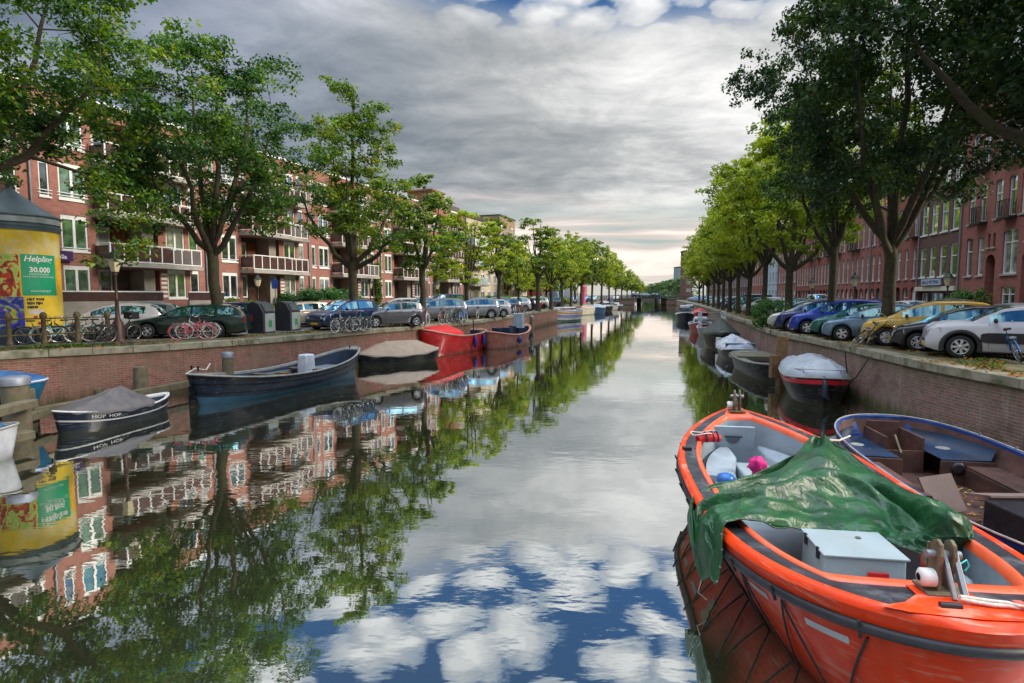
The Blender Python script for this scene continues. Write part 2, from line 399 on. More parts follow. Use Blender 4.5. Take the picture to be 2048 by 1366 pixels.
# quay walls, coping, pavements
def quay(q, sgn, mw, lab):
    root = empty('quay_wall', (0,0,0), 0, lab, 'quay wall')
    mb = MB(); a = q; rows = []
    for z in (-.6, .4, 1.0, ZS-.22): rows.append([(x, y, z) for x, y in offs(q, -sgn*(.0+.02*(ZS-z)*0))])
    mb.grid(rows, 0, False, flip=(sgn < 0)); mb.build('brick_face', mw, root)
    # coping: separate stones with joints
    c = MB(); o1, o2 = offs(q, sgn*.06), offs(q, -sgn*.52)
    def along(qq, s):
        return qq
    import itertools
    acc = 0
    for i in range(len(q)-1):
        L = math.dist(q[i], q[i+1]); n = max(1, round(L/1.1)) if q[i][1] < 90 else 1
        for k in range(n):
            t0, t1 = k/n+.006/max(L/n,.5)/n, (k+1)/n-.006/max(L/n,.5)/n; jz = random.uniform(-.008, .008); jo = random.uniform(-.012, .012)
            P4 = [(lerp(o[i][0], o[i+1][0], tt), lerp(o[i][1], o[i+1][1], tt)) for o, tt in ((o1,t0),(o1,t1),(o2,t1),(o2,t0))]
            if sgn > 0: P4 = P4[::-1]
            P4 = [(x+jo, y) for x, y in P4]
            c.prism(P4[::-1], ZS-.22, ZS+.015+jz)
    c.build('coping', M_coping, root, bevel=.018)
    return root
quay(QL, -1, M_brickwall, 'red brick quay wall with stone coping along the left bank')
quay(QR, 1, M_brickwall_r, 'grey brown brick quay wall with mossy coping along the right bank')
struct(strip('verge', QL, .52, 1.9, ZS+.012, M_soil)); struct(strip('verge', QR, -.52, -2.3, ZS+.012, M_soil))
struct(strip('pavement', QL, 1.9, 3.0, ZS+.03, M_tiles))
struct(strip('road', QL, 3.0, 11.0, ZS-.0, M_street)); struct(strip('pavement', QL, 11.0, 15.0, ZS+.10, M_tiles, zb=ZS-.1))
struct(strip('road', QR, -2.3, -13.2, ZS-.0, M_street)); struct(strip('pavement', QR, -13.2, -17.5, ZS+.10, M_tiles, zb=ZS-.1))
# granite kerb between verge and parking on the right bank
kb = strip('kerb', QR, -2.22, -2.40, ZS+.05, M_coping, zb=ZS-.05); struct(kb)
# ---------------------------------------------------------------- foliage
def leafmat(name, stops, transl=.42, rough=.5):
    m = bpy.data.materials.new(name); m.use_nodes = True; t = NT(m.node_tree); t.n.remove(t.n['Principled BSDF'])
    ri = t.node('ShaderNodeNewGeometry').outputs['Random Per Island']
    co = t.node('ShaderNodeTexCoord').outputs['Object']
    k = t.math('ADD', t.math('MULTIPLY', ri, .46), t.math('MULTIPLY', t.step(t.noise(co, .62, 4, .62), .30, .70), .46))  # lighter and darker clumps put foliage light and shade into the colour
    k = t.math('ADD', k, t.math('MULTIPLY', t.node('ShaderNodeObjectInfo').outputs['Random'], .10))
    c = t.ramp(k, stops)
    d = t.node('ShaderNodeBsdfDiffuse', ins={0: c}); tr = t.node('ShaderNodeBsdfTranslucent', ins={0: t.mix(1.0, c, (1.5,1.45,.75), 'MULTIPLY')})
    mx = t.node('ShaderNodeMixShader', ins={0: transl, 1: d.outputs[0], 2: tr.outputs[0]})
    g = t.node('ShaderNodeBsdfGlossy', ins={0: (.9,1,.9), 1: rough}); m2 = t.node('ShaderNodeMixShader', ins={0: .035, 1: mx.outputs[0], 2: g.outputs[0]})
    t.l.new(m2.outputs[0], t.n['Material Output'].inputs[0]); return m
L_elm = leafmat('leaf_elm', [(.15,(.014,.042,.006)),(.42,(.060,.140,.011)),(.62,(.165,.260,.014)),(.80,(.30,.34,.02)),(.97,(.46,.30,.02))])
L_elmd = leafmat('leaf_elm_deep', [(.15,(.007,.026,.005)),(.42,(.025,.085,.010)),(.64,(.090,.195,.013)),(.84,(.26,.35,.02)),(.98,(.42,.26,.02))])  # low stops darkened to paint the crowns' inner shade
L_lime = leafmat('leaf_lime', [(.15,(.08,.14,.008)),(.42,(.24,.32,.012)),(.64,(.34,.42,.014)),(.84,(.42,.45,.02)),(.98,(.45,.30,.02))])
L_dark = leafmat('leaf_dark', [(.15,(.006,.020,.005)),(.45,(.016,.050,.009)),(.70,(.05,.10,.014)),(.92,(.12,.18,.02))], .25)  # near crowns' silhouette shade put into a darker leaf colour
L_shrub = leafmat('leaf_shrub', [(.2,(.018,.07,.012)),(.5,(.04,.14,.02)),(.75,(.10,.24,.03)),(.95,(.25,.36,.05))])
L_ivy = leafmat('leaf_hedge', [(.2,(.05,.10,.01)),(.5,(.10,.19,.02)),(.75,(.19,.29,.03)),(.95,(.34,.36,.05))])
L_far = leafmat('leaf_far', [(.2,(.05,.12,.05)),(.5,(.08,.17,.06)),(.75,(.13,.22,.06)),(.95,(.22,.27,.07))])  # paler, bluer greens: distance haze put into the leaf colour
M_bark = mat('bark', srgb(68,61,47), .95, var=.4, scale=7, bump=.9, bscale=16, dirt=srgb(70,82,44), dirts=1.5, dirtf=.6)

def leafmesh(name, cen, per, spread, size, m, seed, flat=.55, droop=.0):
    g = np.random.default_rng(seed); cen = np.asarray(cen, float); n = len(cen)*per
    c = np.repeat(cen, per, 0); sp_ = np.repeat(g.uniform(.65, 1.25, (len(cen), 1)), per, 0)*spread
    off = g.normal(0, 1, (n, 3)); off /= np.maximum(np.linalg.norm(off, axis=1, keepdims=True), 1e-6)
    off *= g.uniform(0, 1, (n, 1))**.5; off[:, 2] *= flat
    off[:, 2] -= droop*(off[:, 0]**2+off[:, 1]**2)
    p = c+off*sp_
    nrm = g.normal(0, 1, (n, 3)); nrm[:, 2] = np.abs(nrm[:, 2])+.6; nrm += off*.7; nrm /= np.linalg.norm(nrm, axis=1, keepdims=True)
    a = np.cross(nrm, g.normal(0, 1, (n, 3))); a /= np.linalg.norm(a, axis=1, keepdims=True); b = np.cross(nrm, a)
    s = size*g.uniform(.6, 1.25, (n, 1))
    V = np.empty((n, 4, 3)); V[:, 0] = p-a*s; V[:, 1] = p+b*s*.62+a*s*.1; V[:, 2] = p+a*s; V[:, 3] = p-b*s*.62+a*s*.1
    V[:, 1] += nrm*s*.16; V[:, 3] += nrm*s*.16
    me = bpy.data.meshes.new(name); me.vertices.add(n*4); me.vertices.foreach_set('co', V.reshape(-1).astype(np.float32))
    me.loops.add(n*4); me.loops.foreach_set('vertex_index', np.arange(n*4, dtype=np.int32))
    me.polygons.add(n); me.polygons.foreach_set('loop_start', np.arange(0, n*4, 4, dtype=np.int32)); me.polygons.foreach_set('loop_total', np.full(n, 4, dtype=np.int32))
    me.materials.append(m); me.update(calc_edges=True); return me

def tree_meshes(name, H, fork, prof, limbs, ncl, per, spread, size, m, seed, tr=.3, off=(0,0), lean=(0,0), open_=.42, flat=.5, extra=()):
    """prof: [(height, radius)] of the crown; limbs: list of (azimuth deg, reach fraction, end height) or a count."""
    g = random.Random(seed); mb = MB(); z0, z1 = prof[0][0], prof[-1][0]
    def rad(z): return pl(prof, z)
    if isinstance(limbs, int):
        a0 = g.uniform(0, 360); limbs = [(a0+360*i/limbs+g.uniform(-25, 25), g.uniform(.35, .75), lerp(z0, z1, g.uniform(.45, .9))) for i in range(limbs)]
        limbs.append((g.uniform(0, 360), .08, z1*.97))
    F = Vector((lean[0], lean[1], fork)); pts = []
    tp = [Vector((lean[0]*k+g.uniform(-.04,.04), lean[1]*k+g.uniform(-.04,.04), fork*k)) for k in (0, .12, .35, .6, .85, 1.0)]
    mb.tube(tp, [tr*1.45, tr*1.12, tr, tr*.93, tr*.95, tr*.9], 12)
    skel = []
    for az, rf, zt in limbs:
        a = R(az); rr_ = rad(min(zt, z1-.1))*rf+.2
        E = Vector((off[0]+math.cos(a)*rr_, off[1]+math.sin(a)*rr_, zt)); zz = fork*g.uniform(.86, 1.05)
        S = Vector((lean[0]*zz/fork, lean[1]*zz/fork, zz))
        C1 = S+Vector(((E.x-S.x)*.45, (E.y-S.y)*.45, (E.z-S.z)*.22)); C2 = S+Vector(((E.x-S.x)*.85, (E.y-S.y)*.85, (E.z-S.z)*.62)); pp = []
        for k in range(9):
            t = k/8; q = S*(1-t)**3+C1*3*t*(1-t)**2+C2*3*t*t*(1-t)+E*t**3
            j = .16*math.sin(t*math.pi); pp.append(q+Vector((g.uniform(-j,j), g.uniform(-j,j), g.uniform(-j,j)*.6)))
        r0 = tr*.62 if rf > .15 else tr*.75
        mb.tube(pp, [r0*(1-t/8*.82) for t in range(9)], 8); skel += [(p, r0*(1-k/8*.82)) for k, p in enumerate(pp) if k > 1]
    cen = []; tries = 0; sv = Vector((seed*3.7, seed*1.3, 0))
    while len(cen) < ncl and tries < ncl*60:
        tries += 1; z = g.uniform(z0, z1); a = g.uniform(0, 2*math.pi); r = rad(z); lob = 1+.22*math.sin(3*a+seed+z*.9)+.12*math.sin(5*a-seed*2+z*1.7)
        rho = g.uniform(0, 1)**.5
        if g.random() > (r/max(p[1] for p in prof))**1.2+.08: continue
        if rho < .5 and g.random() < .55: continue
        p = Vector((off[0]+math.cos(a)*r*rho*lob, off[1]+math.sin(a)*r*rho*lob, z+g.uniform(-.2,.2)))
        if mn.noise(p*.42+sv) < open_-.5 - (.12 if rho > .8 else 0): continue
        cen.append(p)
    for ex, ey, ez, en in extra:
        for _ in range(en): cen.append(Vector((ex+g.gauss(0,.45), ey+g.gauss(0,.45), ez+g.gauss(0,.35))))
    for p in cen:
        q, rq = min(skel, key=lambda s: (s[0]-p).length+max(0, s[0].z-p.z)*.7)
        mid = q.lerp(p, .5)+Vector((g.uniform(-.1,.1), g.uniform(-.1,.1), .12*(p-q).length)); r0 = min(rq*.55, .018*(p-q).length+.012)
        mb.tube([q, q.lerp(mid, .55), mid, mid.lerp(p, .6), p], [r0, r0*.85, r0*.7, r0*.5, .006], 5, caps=False)
        skel.append((mid, r0*.7))
    # each cluster becomes two or three leaf sprays
    sub = []
    for p in cen:
        for k in range(3): sub.append(p+Vector((g.gauss(0, spread*.55), g.gauss(0, spread*.55), g.gauss(0, spread*.36))))
    return mb.mesh(name+'_wood', M_bark), leafmesh(name+'_leaves', [tuple(p) for p in sub], per//3, spread*.72, size, m, seed, flat)
def put_tree(ms, loc, rz=0, sc=1.0, label='', group=None, name='elm_tree', m=None):
    o = empty(name, loc, rz, label, 'tree', group); s = sc if isinstance(sc, tuple) else (sc, sc, sc); o.scale = s
    inst('trunk', ms[0], o); c = inst('crown', ms[1], o)
    if m: paint(c, m)
    return o
TREES_L, TREES_R = 'elm trees along the left quay', 'elm trees along the right quay'
def gz(u, v): p = onz(u, v, ZS); return p
# ---- left row, near ones individually shaped
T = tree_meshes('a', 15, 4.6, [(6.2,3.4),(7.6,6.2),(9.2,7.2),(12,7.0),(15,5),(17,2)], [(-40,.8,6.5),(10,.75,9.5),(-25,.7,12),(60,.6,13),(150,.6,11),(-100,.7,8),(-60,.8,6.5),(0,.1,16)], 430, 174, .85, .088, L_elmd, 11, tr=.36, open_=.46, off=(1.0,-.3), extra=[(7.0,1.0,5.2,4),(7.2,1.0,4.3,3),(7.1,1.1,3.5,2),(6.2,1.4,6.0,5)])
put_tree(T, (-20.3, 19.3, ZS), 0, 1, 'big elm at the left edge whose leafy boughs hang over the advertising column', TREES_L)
T1 = tree_meshes('b', 12.6, 4.0, [(5.4,2.6),(6.6,4.0),(8.2,4.5),(10,4.0),(11.6,2.9),(12.9,1.3)], [(185,.7,9),(150,.45,12),(-20,.75,9.2),(10,.5,11.5),(80,.6,10),(-90,.7,9.5),(0,.1,12.6)], 225, 165, .76, .085, L_elmd, 5, tr=.25, open_=.52, lean=(-.25,0))
put_tree(T1, tuple(gz(440, 671)), 0, 1, 'elm with wide dark crown beside the pink bicycles on the left quay', TREES_L)
T2 = tree_meshes('c', 13.2, 3.8, [(3.9,1.4),(5.2,3.0),(7.2,3.5),(9.0,2.3),(11.2,1.9),(13.4,.7)], [(190,.75,7.5),(175,.4,10),(-10,.9,6.2),(20,.8,8),(90,.6,9),(-80,.7,8),(0,.1,13.2)], 150, 160, .66, .09, L_elm, 23, tr=.26)
put_tree(T2, tuple(gz(708, 655)), 0, 1, 'tall narrow topped elm with four upright limbs beside the dark blue hatchback', TREES_L)
Ts = [tree_meshes('d', 10, 3.6, [(3.6,1.4),(5.0,2.7),(6.8,2.7),(8.4,1.9),(10.0,.8)], 5, 74, 108, .58, .12, L_elm, 31, tr=.22),
      tree_meshes('e', 10, 3.4, [(3.2,1.6),(4.6,3.4),(6.6,3.6),(8.4,2.6),(9.8,1.0)], 6, 92, 108, .66, .13, L_lime, 37, tr=.22),
      tree_meshes('f', 12, 4.0, [(4.0,1.8),(6,3.6),(8.2,3.9),(10.4,3.0),(12.2,1.2)], 6, 118, 120, .74, .14, L_elm, 41, tr=.26),
      tree_meshes('g', 12, 4.0, [(3.8,1.6),(5.5,3.8),(8,4.3),(10.2,3.3),(11.8,1.4)], 6, 128, 120, .76, .14, L_lime, 43, tr=.27)]
def zs(vtop, Y, H): return ((EYE+(590-vtop)/FPX*Y)-ZS)/H
for (u, Y, vt, ti, rz, wk, lab) in [
    (846, 39.0, 368, 0, 20, 1.05, 'slender elm with thin crown behind the bow of the bright red boat'),
    (934, 46.5, 428, 1, 80, 1.0, 'yellow green elm standing behind the rust red boat'),
    (998, 55, 440, 0, 200, .95, 'thin elm with ragged top just beyond the pale apartment block'),
    (1037, 60, 486, 1, 140, .8, 'low round elm behind the floating jetty on the left'),
    (1076, 66, 444, 0, 300, 1.1, 'tall thin elm with its bare twigs showing above the jetty'),
    (1102, 73, 478, 1, 10, 1.0, 'elm leaning over the yellow and white striped boat'),
    (1124, 82, 470, 3, 60, .75, 'bright green elm just past the yellow and white striped boat'),
    (1142, 92, 472, 3, 120, .8, 'second bright green elm past the yellow and white striped boat'),
    (1162, 100, 484, 2, 170, .8, 'darker elm above the cream hulled boat on the left'),
    (1184, 110, 486, 2, 220, .85, 'dark topped elm where the left crowns start to merge'),
    (1203, 122, 492, 3, 270, .8, 'elm past the dark topped one in the left row'),
    (1218, 136, 508, 3, 330, .85, 'third elm from the bridge in the left row'),
    (1231, 152, 522, 2, 30, .85, 'second elm from the bridge in the left row'),
    (1243, 172, 533, 3, 90, .9, 'elm beside the left end of the bridge')]:
    p = Vector((xat(u, Y), Y, ZS)); H = 10 if ti < 2 else 12; s = zs(vt, Y, H)
    put_tree(Ts[ti], tuple(p), R(rz), (s*wk, s*wk, s), lab, TREES_L)
for i, (u, Y, vt) in enumerate([(1254, 245, 545),(1263, 270, 550),(1271, 300, 556),(1279, 330, 563),(1286, 365, 572)]):
    put_tree(Ts[3 if i % 2 else 2], (xat(u, Y), Y, ZS), R(i*70), (zs(vt, Y, 12)*1.0,)*3, ['first','second','third','fourth','last'][i]+' elm beyond the bridge on the left bank', TREES_L)
# ---- right row
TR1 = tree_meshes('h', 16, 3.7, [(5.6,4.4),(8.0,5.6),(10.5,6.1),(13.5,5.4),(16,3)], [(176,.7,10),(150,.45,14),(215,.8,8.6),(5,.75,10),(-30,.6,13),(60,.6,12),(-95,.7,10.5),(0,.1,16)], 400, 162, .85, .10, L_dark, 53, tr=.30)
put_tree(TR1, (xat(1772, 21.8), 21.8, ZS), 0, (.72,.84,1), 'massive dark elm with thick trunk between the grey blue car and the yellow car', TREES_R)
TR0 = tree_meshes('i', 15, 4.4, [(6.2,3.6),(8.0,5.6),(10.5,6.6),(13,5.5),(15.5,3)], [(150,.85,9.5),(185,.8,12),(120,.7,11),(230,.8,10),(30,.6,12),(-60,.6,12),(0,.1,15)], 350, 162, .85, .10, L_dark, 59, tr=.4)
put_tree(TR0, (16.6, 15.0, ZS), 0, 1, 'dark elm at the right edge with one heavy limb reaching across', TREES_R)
TR2 = tree_meshes('j', 12.5, 4.2, [(5.2,1.8),(6.6,3.5),(8.4,4.1),(10.4,3.3),(12.6,1.2)], 6, 180, 150, .74, .11, L_elm, 61, tr=.22, open_=.47)
TR3 = tree_meshes('k', 12.5, 3.6, [(4.8,2.4),(6.2,4.1),(8.0,4.6),(10.0,3.8),(12.4,1.4)], [(185,.75,8),(160,.5,11),(0,.8,7),(25,.6,10),(90,.6,9),(-90,.7,8),(0,.1,12)], 190, 150, .76, .115, L_lime, 67, tr=.26, open_=.47)
for (u, Y, vt, tm, rz, wk, lab) in [
    (1660, 27.6, 150, TR2, 0, 1.0, 'elm rising between the bright blue car and the green car'),
    (1575, 36.0, 250, TR3, 0, 1.0, 'leaning bright elm with forked limbs behind the cream car'),
    (1527, 43.4, 318, TR2, 70, 1.05, 'elm standing behind the round green shrub'),
    (1497, 50.3, 350, TR3, 140, .95, 'elm with low forking branches left of the round green shrub'),
    (1475, 57, 385, TR2, 210, 1.0, 'elm above the dark tarpaulin covered boat'),
    (1459, 63, 400, TR3, 280, .9, 'elm above the boat with the pale handrail frame'),
    (1446, 70, 425, TR2, 330, 1.0, 'elm above the red and white moored boat'),
    (1436, 77, 440, TR3, 20, .9, 'fifth elm from the right end of the bridge'),
    (1427, 85, 455, TR2, 100, 1.0, 'fourth elm from the right end of the bridge'),
    (1416, 96, 468, TR3, 190, .95, 'third elm from the right end of the bridge'),
    (1406, 110, 482, TR2, 250, 1.0, 'second elm from the right end of the bridge'),
    (1398, 130, 500, TR3, 300, 1.0, 'elm nearest the right end of the bridge')]:
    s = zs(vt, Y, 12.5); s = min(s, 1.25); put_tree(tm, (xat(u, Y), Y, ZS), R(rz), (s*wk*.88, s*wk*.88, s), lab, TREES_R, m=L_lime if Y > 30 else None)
W7 = ['second','third','fourth','fifth','sixth','last','first']
# far trees closing the view beyond the bridge
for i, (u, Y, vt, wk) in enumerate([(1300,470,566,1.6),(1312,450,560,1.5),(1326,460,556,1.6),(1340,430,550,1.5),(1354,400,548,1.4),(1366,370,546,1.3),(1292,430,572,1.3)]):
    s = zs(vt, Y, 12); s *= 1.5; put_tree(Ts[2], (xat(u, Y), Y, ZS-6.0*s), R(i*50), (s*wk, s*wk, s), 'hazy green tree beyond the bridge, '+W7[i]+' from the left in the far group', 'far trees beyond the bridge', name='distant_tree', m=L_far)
# park trees behind the left row
for i, (u, Y, vt, wk, lab) in enumerate([(1015,96,520,1.3,'yellowish park tree directly right of the pale apartment block'),(1040,104,528,1.4,'yellowish park tree behind the low round elm'),(1062,100,522,1.2,'broad park tree behind the thin tall elm'),(1092,112,535,1.4,'park tree behind the shop row with the red front'),(1120,120,530,1.2,'park tree left of the pink advertising pillar'),(1150,125,528,1.2,'park tree right of the pink advertising pillar')]):
    s = zs(vt, Y, 10); put_tree(Ts[1], (xat(u, Y), Y, ZS), R(i*77), (s*wk, s*wk, s), lab, 'park trees behind the left row', name='park_tree', m=L_lime)
# ---- shrubs
def bushmesh(name, rx, ry, h, ncl, per, spread, size, m, seed):
    g = random.Random(seed); cen = []; mb = MB()
    for i in range(ncl):
        a = g.uniform(0, 6.283); rho = g.random()**.5; z = h*g.uniform(.12, .92)*(1-.35*rho**2)
        p = (math.cos(a)*rx*rho, math.sin(a)*ry*rho, z); cen.append(p)
        if i % 4 == 0: mb.tube([(p[0]*.15, p[1]*.15, 0), (p[0]*.5, p[1]*.5, z*.5), p], [.025, .018, .006], 5)
    return mb.mesh(name+'_stems', M_bark), leafmesh(name, cen, per, spread, size, m, seed, .8)
def put_bush(ms, loc, sc, rz, lab, group='garden shrubs along the left facades', name='shrub'):
    o = empty(name, loc, rz, lab, 'shrub', group); o.scale = sc; inst('stems', ms[0], o); inst('foliage', ms[1], o); return o
B1 = bushmesh('bush_a', 1.6, 1.3, 1.9, 60, 90, .38, .07, L_shrub, 3); B2 = bushmesh('bush_b', 1.4, 1.0, 1.6, 50, 80, .36, .08, L_ivy, 4)
def FL(u, d=0.0):   # point on the left facade line at photo column u, d metres towards the canal
    k = (u-1024)/FPX; Y = 36.1/(.364-k); return Vector((-36.1+.364*Y+d*.94, Y-d*.342, ZS+.1))
for u, d, s, b, lab in [(412,1.6,.9,B2,'small loose shrub under the blue parking sign'),(446,1.7,1.0,B2,'yellowish shrub behind the blue estate car'),(470,2.0,.85,B2,'shrub between the two lamp posts'),
    (584,2.0,1.35,B1,'dense shrub behind the beige estate car'),(622,2.2,1.35,B1,'dense shrub behind the red car'),(652,2.0,1.2,B2,'pale shrub at the end of the dense shrubs'),(812,1.8,.7,B2,'clipped bright hedge behind the silver hatchback'),(888,1.8,.8,B2,'low bright hedge behind the dark blue van'),(948,2.5,1.0,B1,'round dark bush in front of the pale apartment block')]:
    put_bush(b, tuple(FL(u, d)), (s*1.2,s,s), R(20), lab)
for i, (u, Y) in enumerate([(1010,86),(1030,88),(1050,92),(1072,95),(1095,98)]):
    put_bush(B2, (xat(u, Y), Y, ZS), (2.6,1.6,1.1), 0, 'low green park hedge behind the parked cars, number %s from the pale building' % ['one','two','three','four','five'][i], 'low park hedges')
put_bush(B1, (14.7, 33.0, ZS), (.62,.7,.95), 0, 'round green shrub growing on the right quay edge beside the cream car', None, 'quay_shrub')
put_bush(B1, (xat(1928,36), 36, ZS), (.8,.8,1.3), 0, 'dense green shrub against the red brick house', None, 'quay_shrub')
put_bush(B2, (xat(1985,33), 33, ZS), (.9,.8,.7), 0, 'low bright shrub under the basement window on the right', None, 'quay_shrub')
put_bush(B2, (xat(1745,46), 46, ZS), (.6,.6,.75), 0, 'small bright shrub behind the trunk of the massive elm', None, 'quay_shrub')
# climbing plants on the left facade
cl = leafmesh('climber', [(random.uniform(-.5,.5)*(1-z/6), random.uniform(-.12,.12), z) for z in np.linspace(.3, 5.0, 60)], 60, .35, .08, L_ivy, 8, 1)
for u, s, lab in [(752, 1.0, 'climbing plant growing up between two balconies'), (870, 1.1, 'climbing plant trailing beneath the last balcony stack')]:
    o = inst('climbing_plant', cl, None, tuple(FL(u, .35)), R(70), (1,1,s)); tag(o, lab, 'plant', 'climbers on the left facade')
# grass tufts and fallen leaves
def flatleaves(name, pts, size, m, seed, tilt=.25):
    g = np.random.default_rng(seed); n = len(pts); p = np.array(pts); a = g.uniform(0, 6.28, n); s = size*g.uniform(.5, 1.3, n)
    ax = np.stack([np.cos(a)*s, np.sin(a)*s, g.normal(0, tilt, n)*s], 1); bx = np.stack([-np.sin(a)*s*.7, np.cos(a)*s*.7, g.normal(0, tilt, n)*s], 1)
    V = np.stack([p-ax, p+bx, p+ax, p-bx], 1); me = bpy.data.meshes.new(name)
    me.vertices.add(n*4); me.vertices.foreach_set('co', V.reshape(-1).astype(np.float32)); me.loops.add(n*4); me.loops.foreach_set('vertex_index', np.arange(n*4, dtype=np.int32))
    me.polygons.add(n); me.polygons.foreach_set('loop_start', np.arange(0, n*4, 4, dtype=np.int32)); me.polygons.foreach_set('loop_total', np.full(n, 4, dtype=np.int32))
    me.materials.append(m); me.update(calc_edges=True); return me
L_fall = leafmat('leaf_fallen', [(.2,(.16,.07,.02)),(.5,(.36,.16,.03)),(.75,(.50,.26,.06)),(.95,(.30,.28,.06))], .1)
def along_pts(q, n, d0, d1, y0, y1, z, sgn, clump=.4):
    out = []; qq = [p for p in q if y0 <= p[1] <= y1]
    while len(out) < n:
        i = random.randrange(len(qq)-1); t = random.random(); x, y = lerp(qq[i][0], qq[i+1][0], t), lerp(qq[i][1], qq[i+1][1], t)
        d = random.uniform(d0, d1)
        if mn.noise(Vector((x*.7, y*.7, d))) < clump-.4: continue
        out.append((x+sgn*d*.97, y-sgn*d*.24, z+random.uniform(.005,.03)))
    return out
o = inst('fallen_leaves', flatleaves('fl', along_pts(QR, 2600, -.0, 2.2, 9, 60, ZS+.02, 1)+along_pts(QL, 1300, 0, 3.0, 12, 60, ZS+.02, -1), .05, L_fall, 2)); tag(o, 'fallen brown and orange leaves scattered along the quays', 'fallen leaves', kind='stuff')
gt = leafmesh('grass', along_pts(QR, 500, .5, 2.2, 9, 60, ZS+.02, 1, .55)+along_pts(QL, 170, .5, 1.9, 12, 60, ZS+.02, -1, .55)+[(x, y, z+.03) for x, y, z in along_pts(QL, 120, .9, 1.6, 18.5, 21.5, ZS+.02, -1, .2)], 14, .12, .03, L_elmd, 9, .7)
o = inst('grass', gt); tag(o, 'patchy grass and weeds along both quay edges', 'grass', kind='stuff')
fp_ = [(edge_x(QR, y)-random.uniform(.1,1.5)**2*.5-.1, y, .004) for y in [random.uniform(8, 40) for _ in range(110)]]+[(edge_x(QL, y)+random.uniform(.3,2.2), y, .004) for y in [random.uniform(14, 45) for _ in range(120)]]+[(random.uniform(-6,6), random.uniform(4,24), .004) for _ in range(16)]
o = inst('floating_leaves', flatleaves('fo', fp_, .035, L_fall, 8, .05)); tag(o, 'small fallen leaves floating on the canal near the walls', 'fallen leaves', kind='stuff')
# ---------------------------------------------------------------- buildings
BK_L = brick('brick_apartments', srgb(170,110,96), srgb(142,90,80), srgb(150,128,112), .22, .07, .008, .22, srgb(166,112,92), .35, .15)
BK_R = brick('brick_red_houses', srgb(170,100,84), srgb(142,80,70), srgb(120,96,92), .22, .07, .008, .28, srgb(132,84,80), .4, .15)
BK_B = brick('brick_brown_house', srgb(122,86,78), srgb(96,70,66), srgb(108,96,90), .22, .07, .008, .3, srgb(92,80,74), .4, .15)
BK_C = brick('brick_rose_houses', srgb(172,108,94), srgb(148,90,80), srgb(128,104,100), .22, .07, .008, .28, srgb(146,104,98), .4, .15)
BK_D = brick('brick_dark_houses', srgb(110,74,70), srgb(90,62,60), srgb(100,88,84), .22, .07, .008, .3, srgb(90,76,72), .4, .15)
BK_P = brick('brick_sand', srgb(196,178,150), srgb(180,162,136), srgb(190,180,162), .22, .07, .006, .15, srgb(206,192,170), .5, .1)
M_conc = mat('concrete', srgb(160,152,140), .85, var=.12, scale=1.5, dirt=srgb(110,104,92), dirts=.8, dirtf=.5, bump=.2)
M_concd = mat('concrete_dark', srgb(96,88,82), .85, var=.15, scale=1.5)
M_panel = mat('dark_brown_panel', srgb(74,48,42), .35, var=.2, scale=3)
M_wdoor = mat('wood_cladding', srgb(142,88,50), .6, var=.2, scale=5)
M_frame = mat('window_frame_white', srgb(226,226,220), .45, var=.05, scale=2)
M_stone = mat('stone_trim', srgb(160,158,150), .8, var=.12, scale=3)
M_blind = mat('roller_blind', srgb(176,190,182), .8, var=.08, scale=2)
M_roof = mat('roof_dark', srgb(62,60,62), .8, var=.2, scale=4)
M_zinc = mat('zinc_pipe', srgb(136,140,146), .5, .4, var=.1, scale=4)
M_door = mat('door_dark', srgb(44,48,50), .45, var=.2)
M_teal = mat('door_teal', srgb(70,120,122), .5, var=.1)
M_glassc = glassy('window_glass_curtained', (.20,.21,.19), .06, .6)

def wallholes(mb, x0, x1, z0, z1, holes, y=0.0, depth=.16, mi=0, mr=None):
    xs = sorted({x0, x1, *[h[0] for h in holes], *[h[1] for h in holes]}); zs_ = sorted({z0, z1, *[h[2] for h in holes], *[h[3] for h in holes]})
    for a, b in zip(xs, xs[1:]):
        for c, d in zip(zs_, zs_[1:]):
            mx_, mz = (a+b)/2, (c+d)/2
            if any(h[0] < mx_ < h[1] and h[2] < mz < h[3] for h in holes): continue
            mb.quad((a,y,c), (b,y,c), (b,y,d), (a,y,d), mi)
    for h in holes:
        a, b, c, d = h[:4]; Y = y+(h[4] if len(h) > 4 else depth); r = mi if mr is None else mr
        mb.quad((a,y,c), (a,y,d), (a,Y,d), (a,Y,c), r); mb.quad((b,y,c), (b,Y,c), (b,Y,d), (b,y,d), r)
        mb.quad((a,y,d), (b,y,d), (b,Y,d), (a,Y,d), r); mb.quad((a,y,c), (a,Y,c), (b,Y,c), (b,y,c), r)
def archfill(mb, a, b, d, y, rise, mi=0, n=8):
    cx, hw = (a+b)/2, (b-a)/2
    for s in (-1, 1):
        pts = [(cx+s*hw, y, d-rise)]+[(cx+s*hw*math.cos(k*math.pi/2/n), y, d-rise+rise*math.sin(k*math.pi/2/n)) for k in range(1, n+1)]+[(cx+s*hw, y, d)]
        mb.add(pts if s < 0 else pts[::-1], [tuple(range(len(pts)))], mi)
WIN = {}
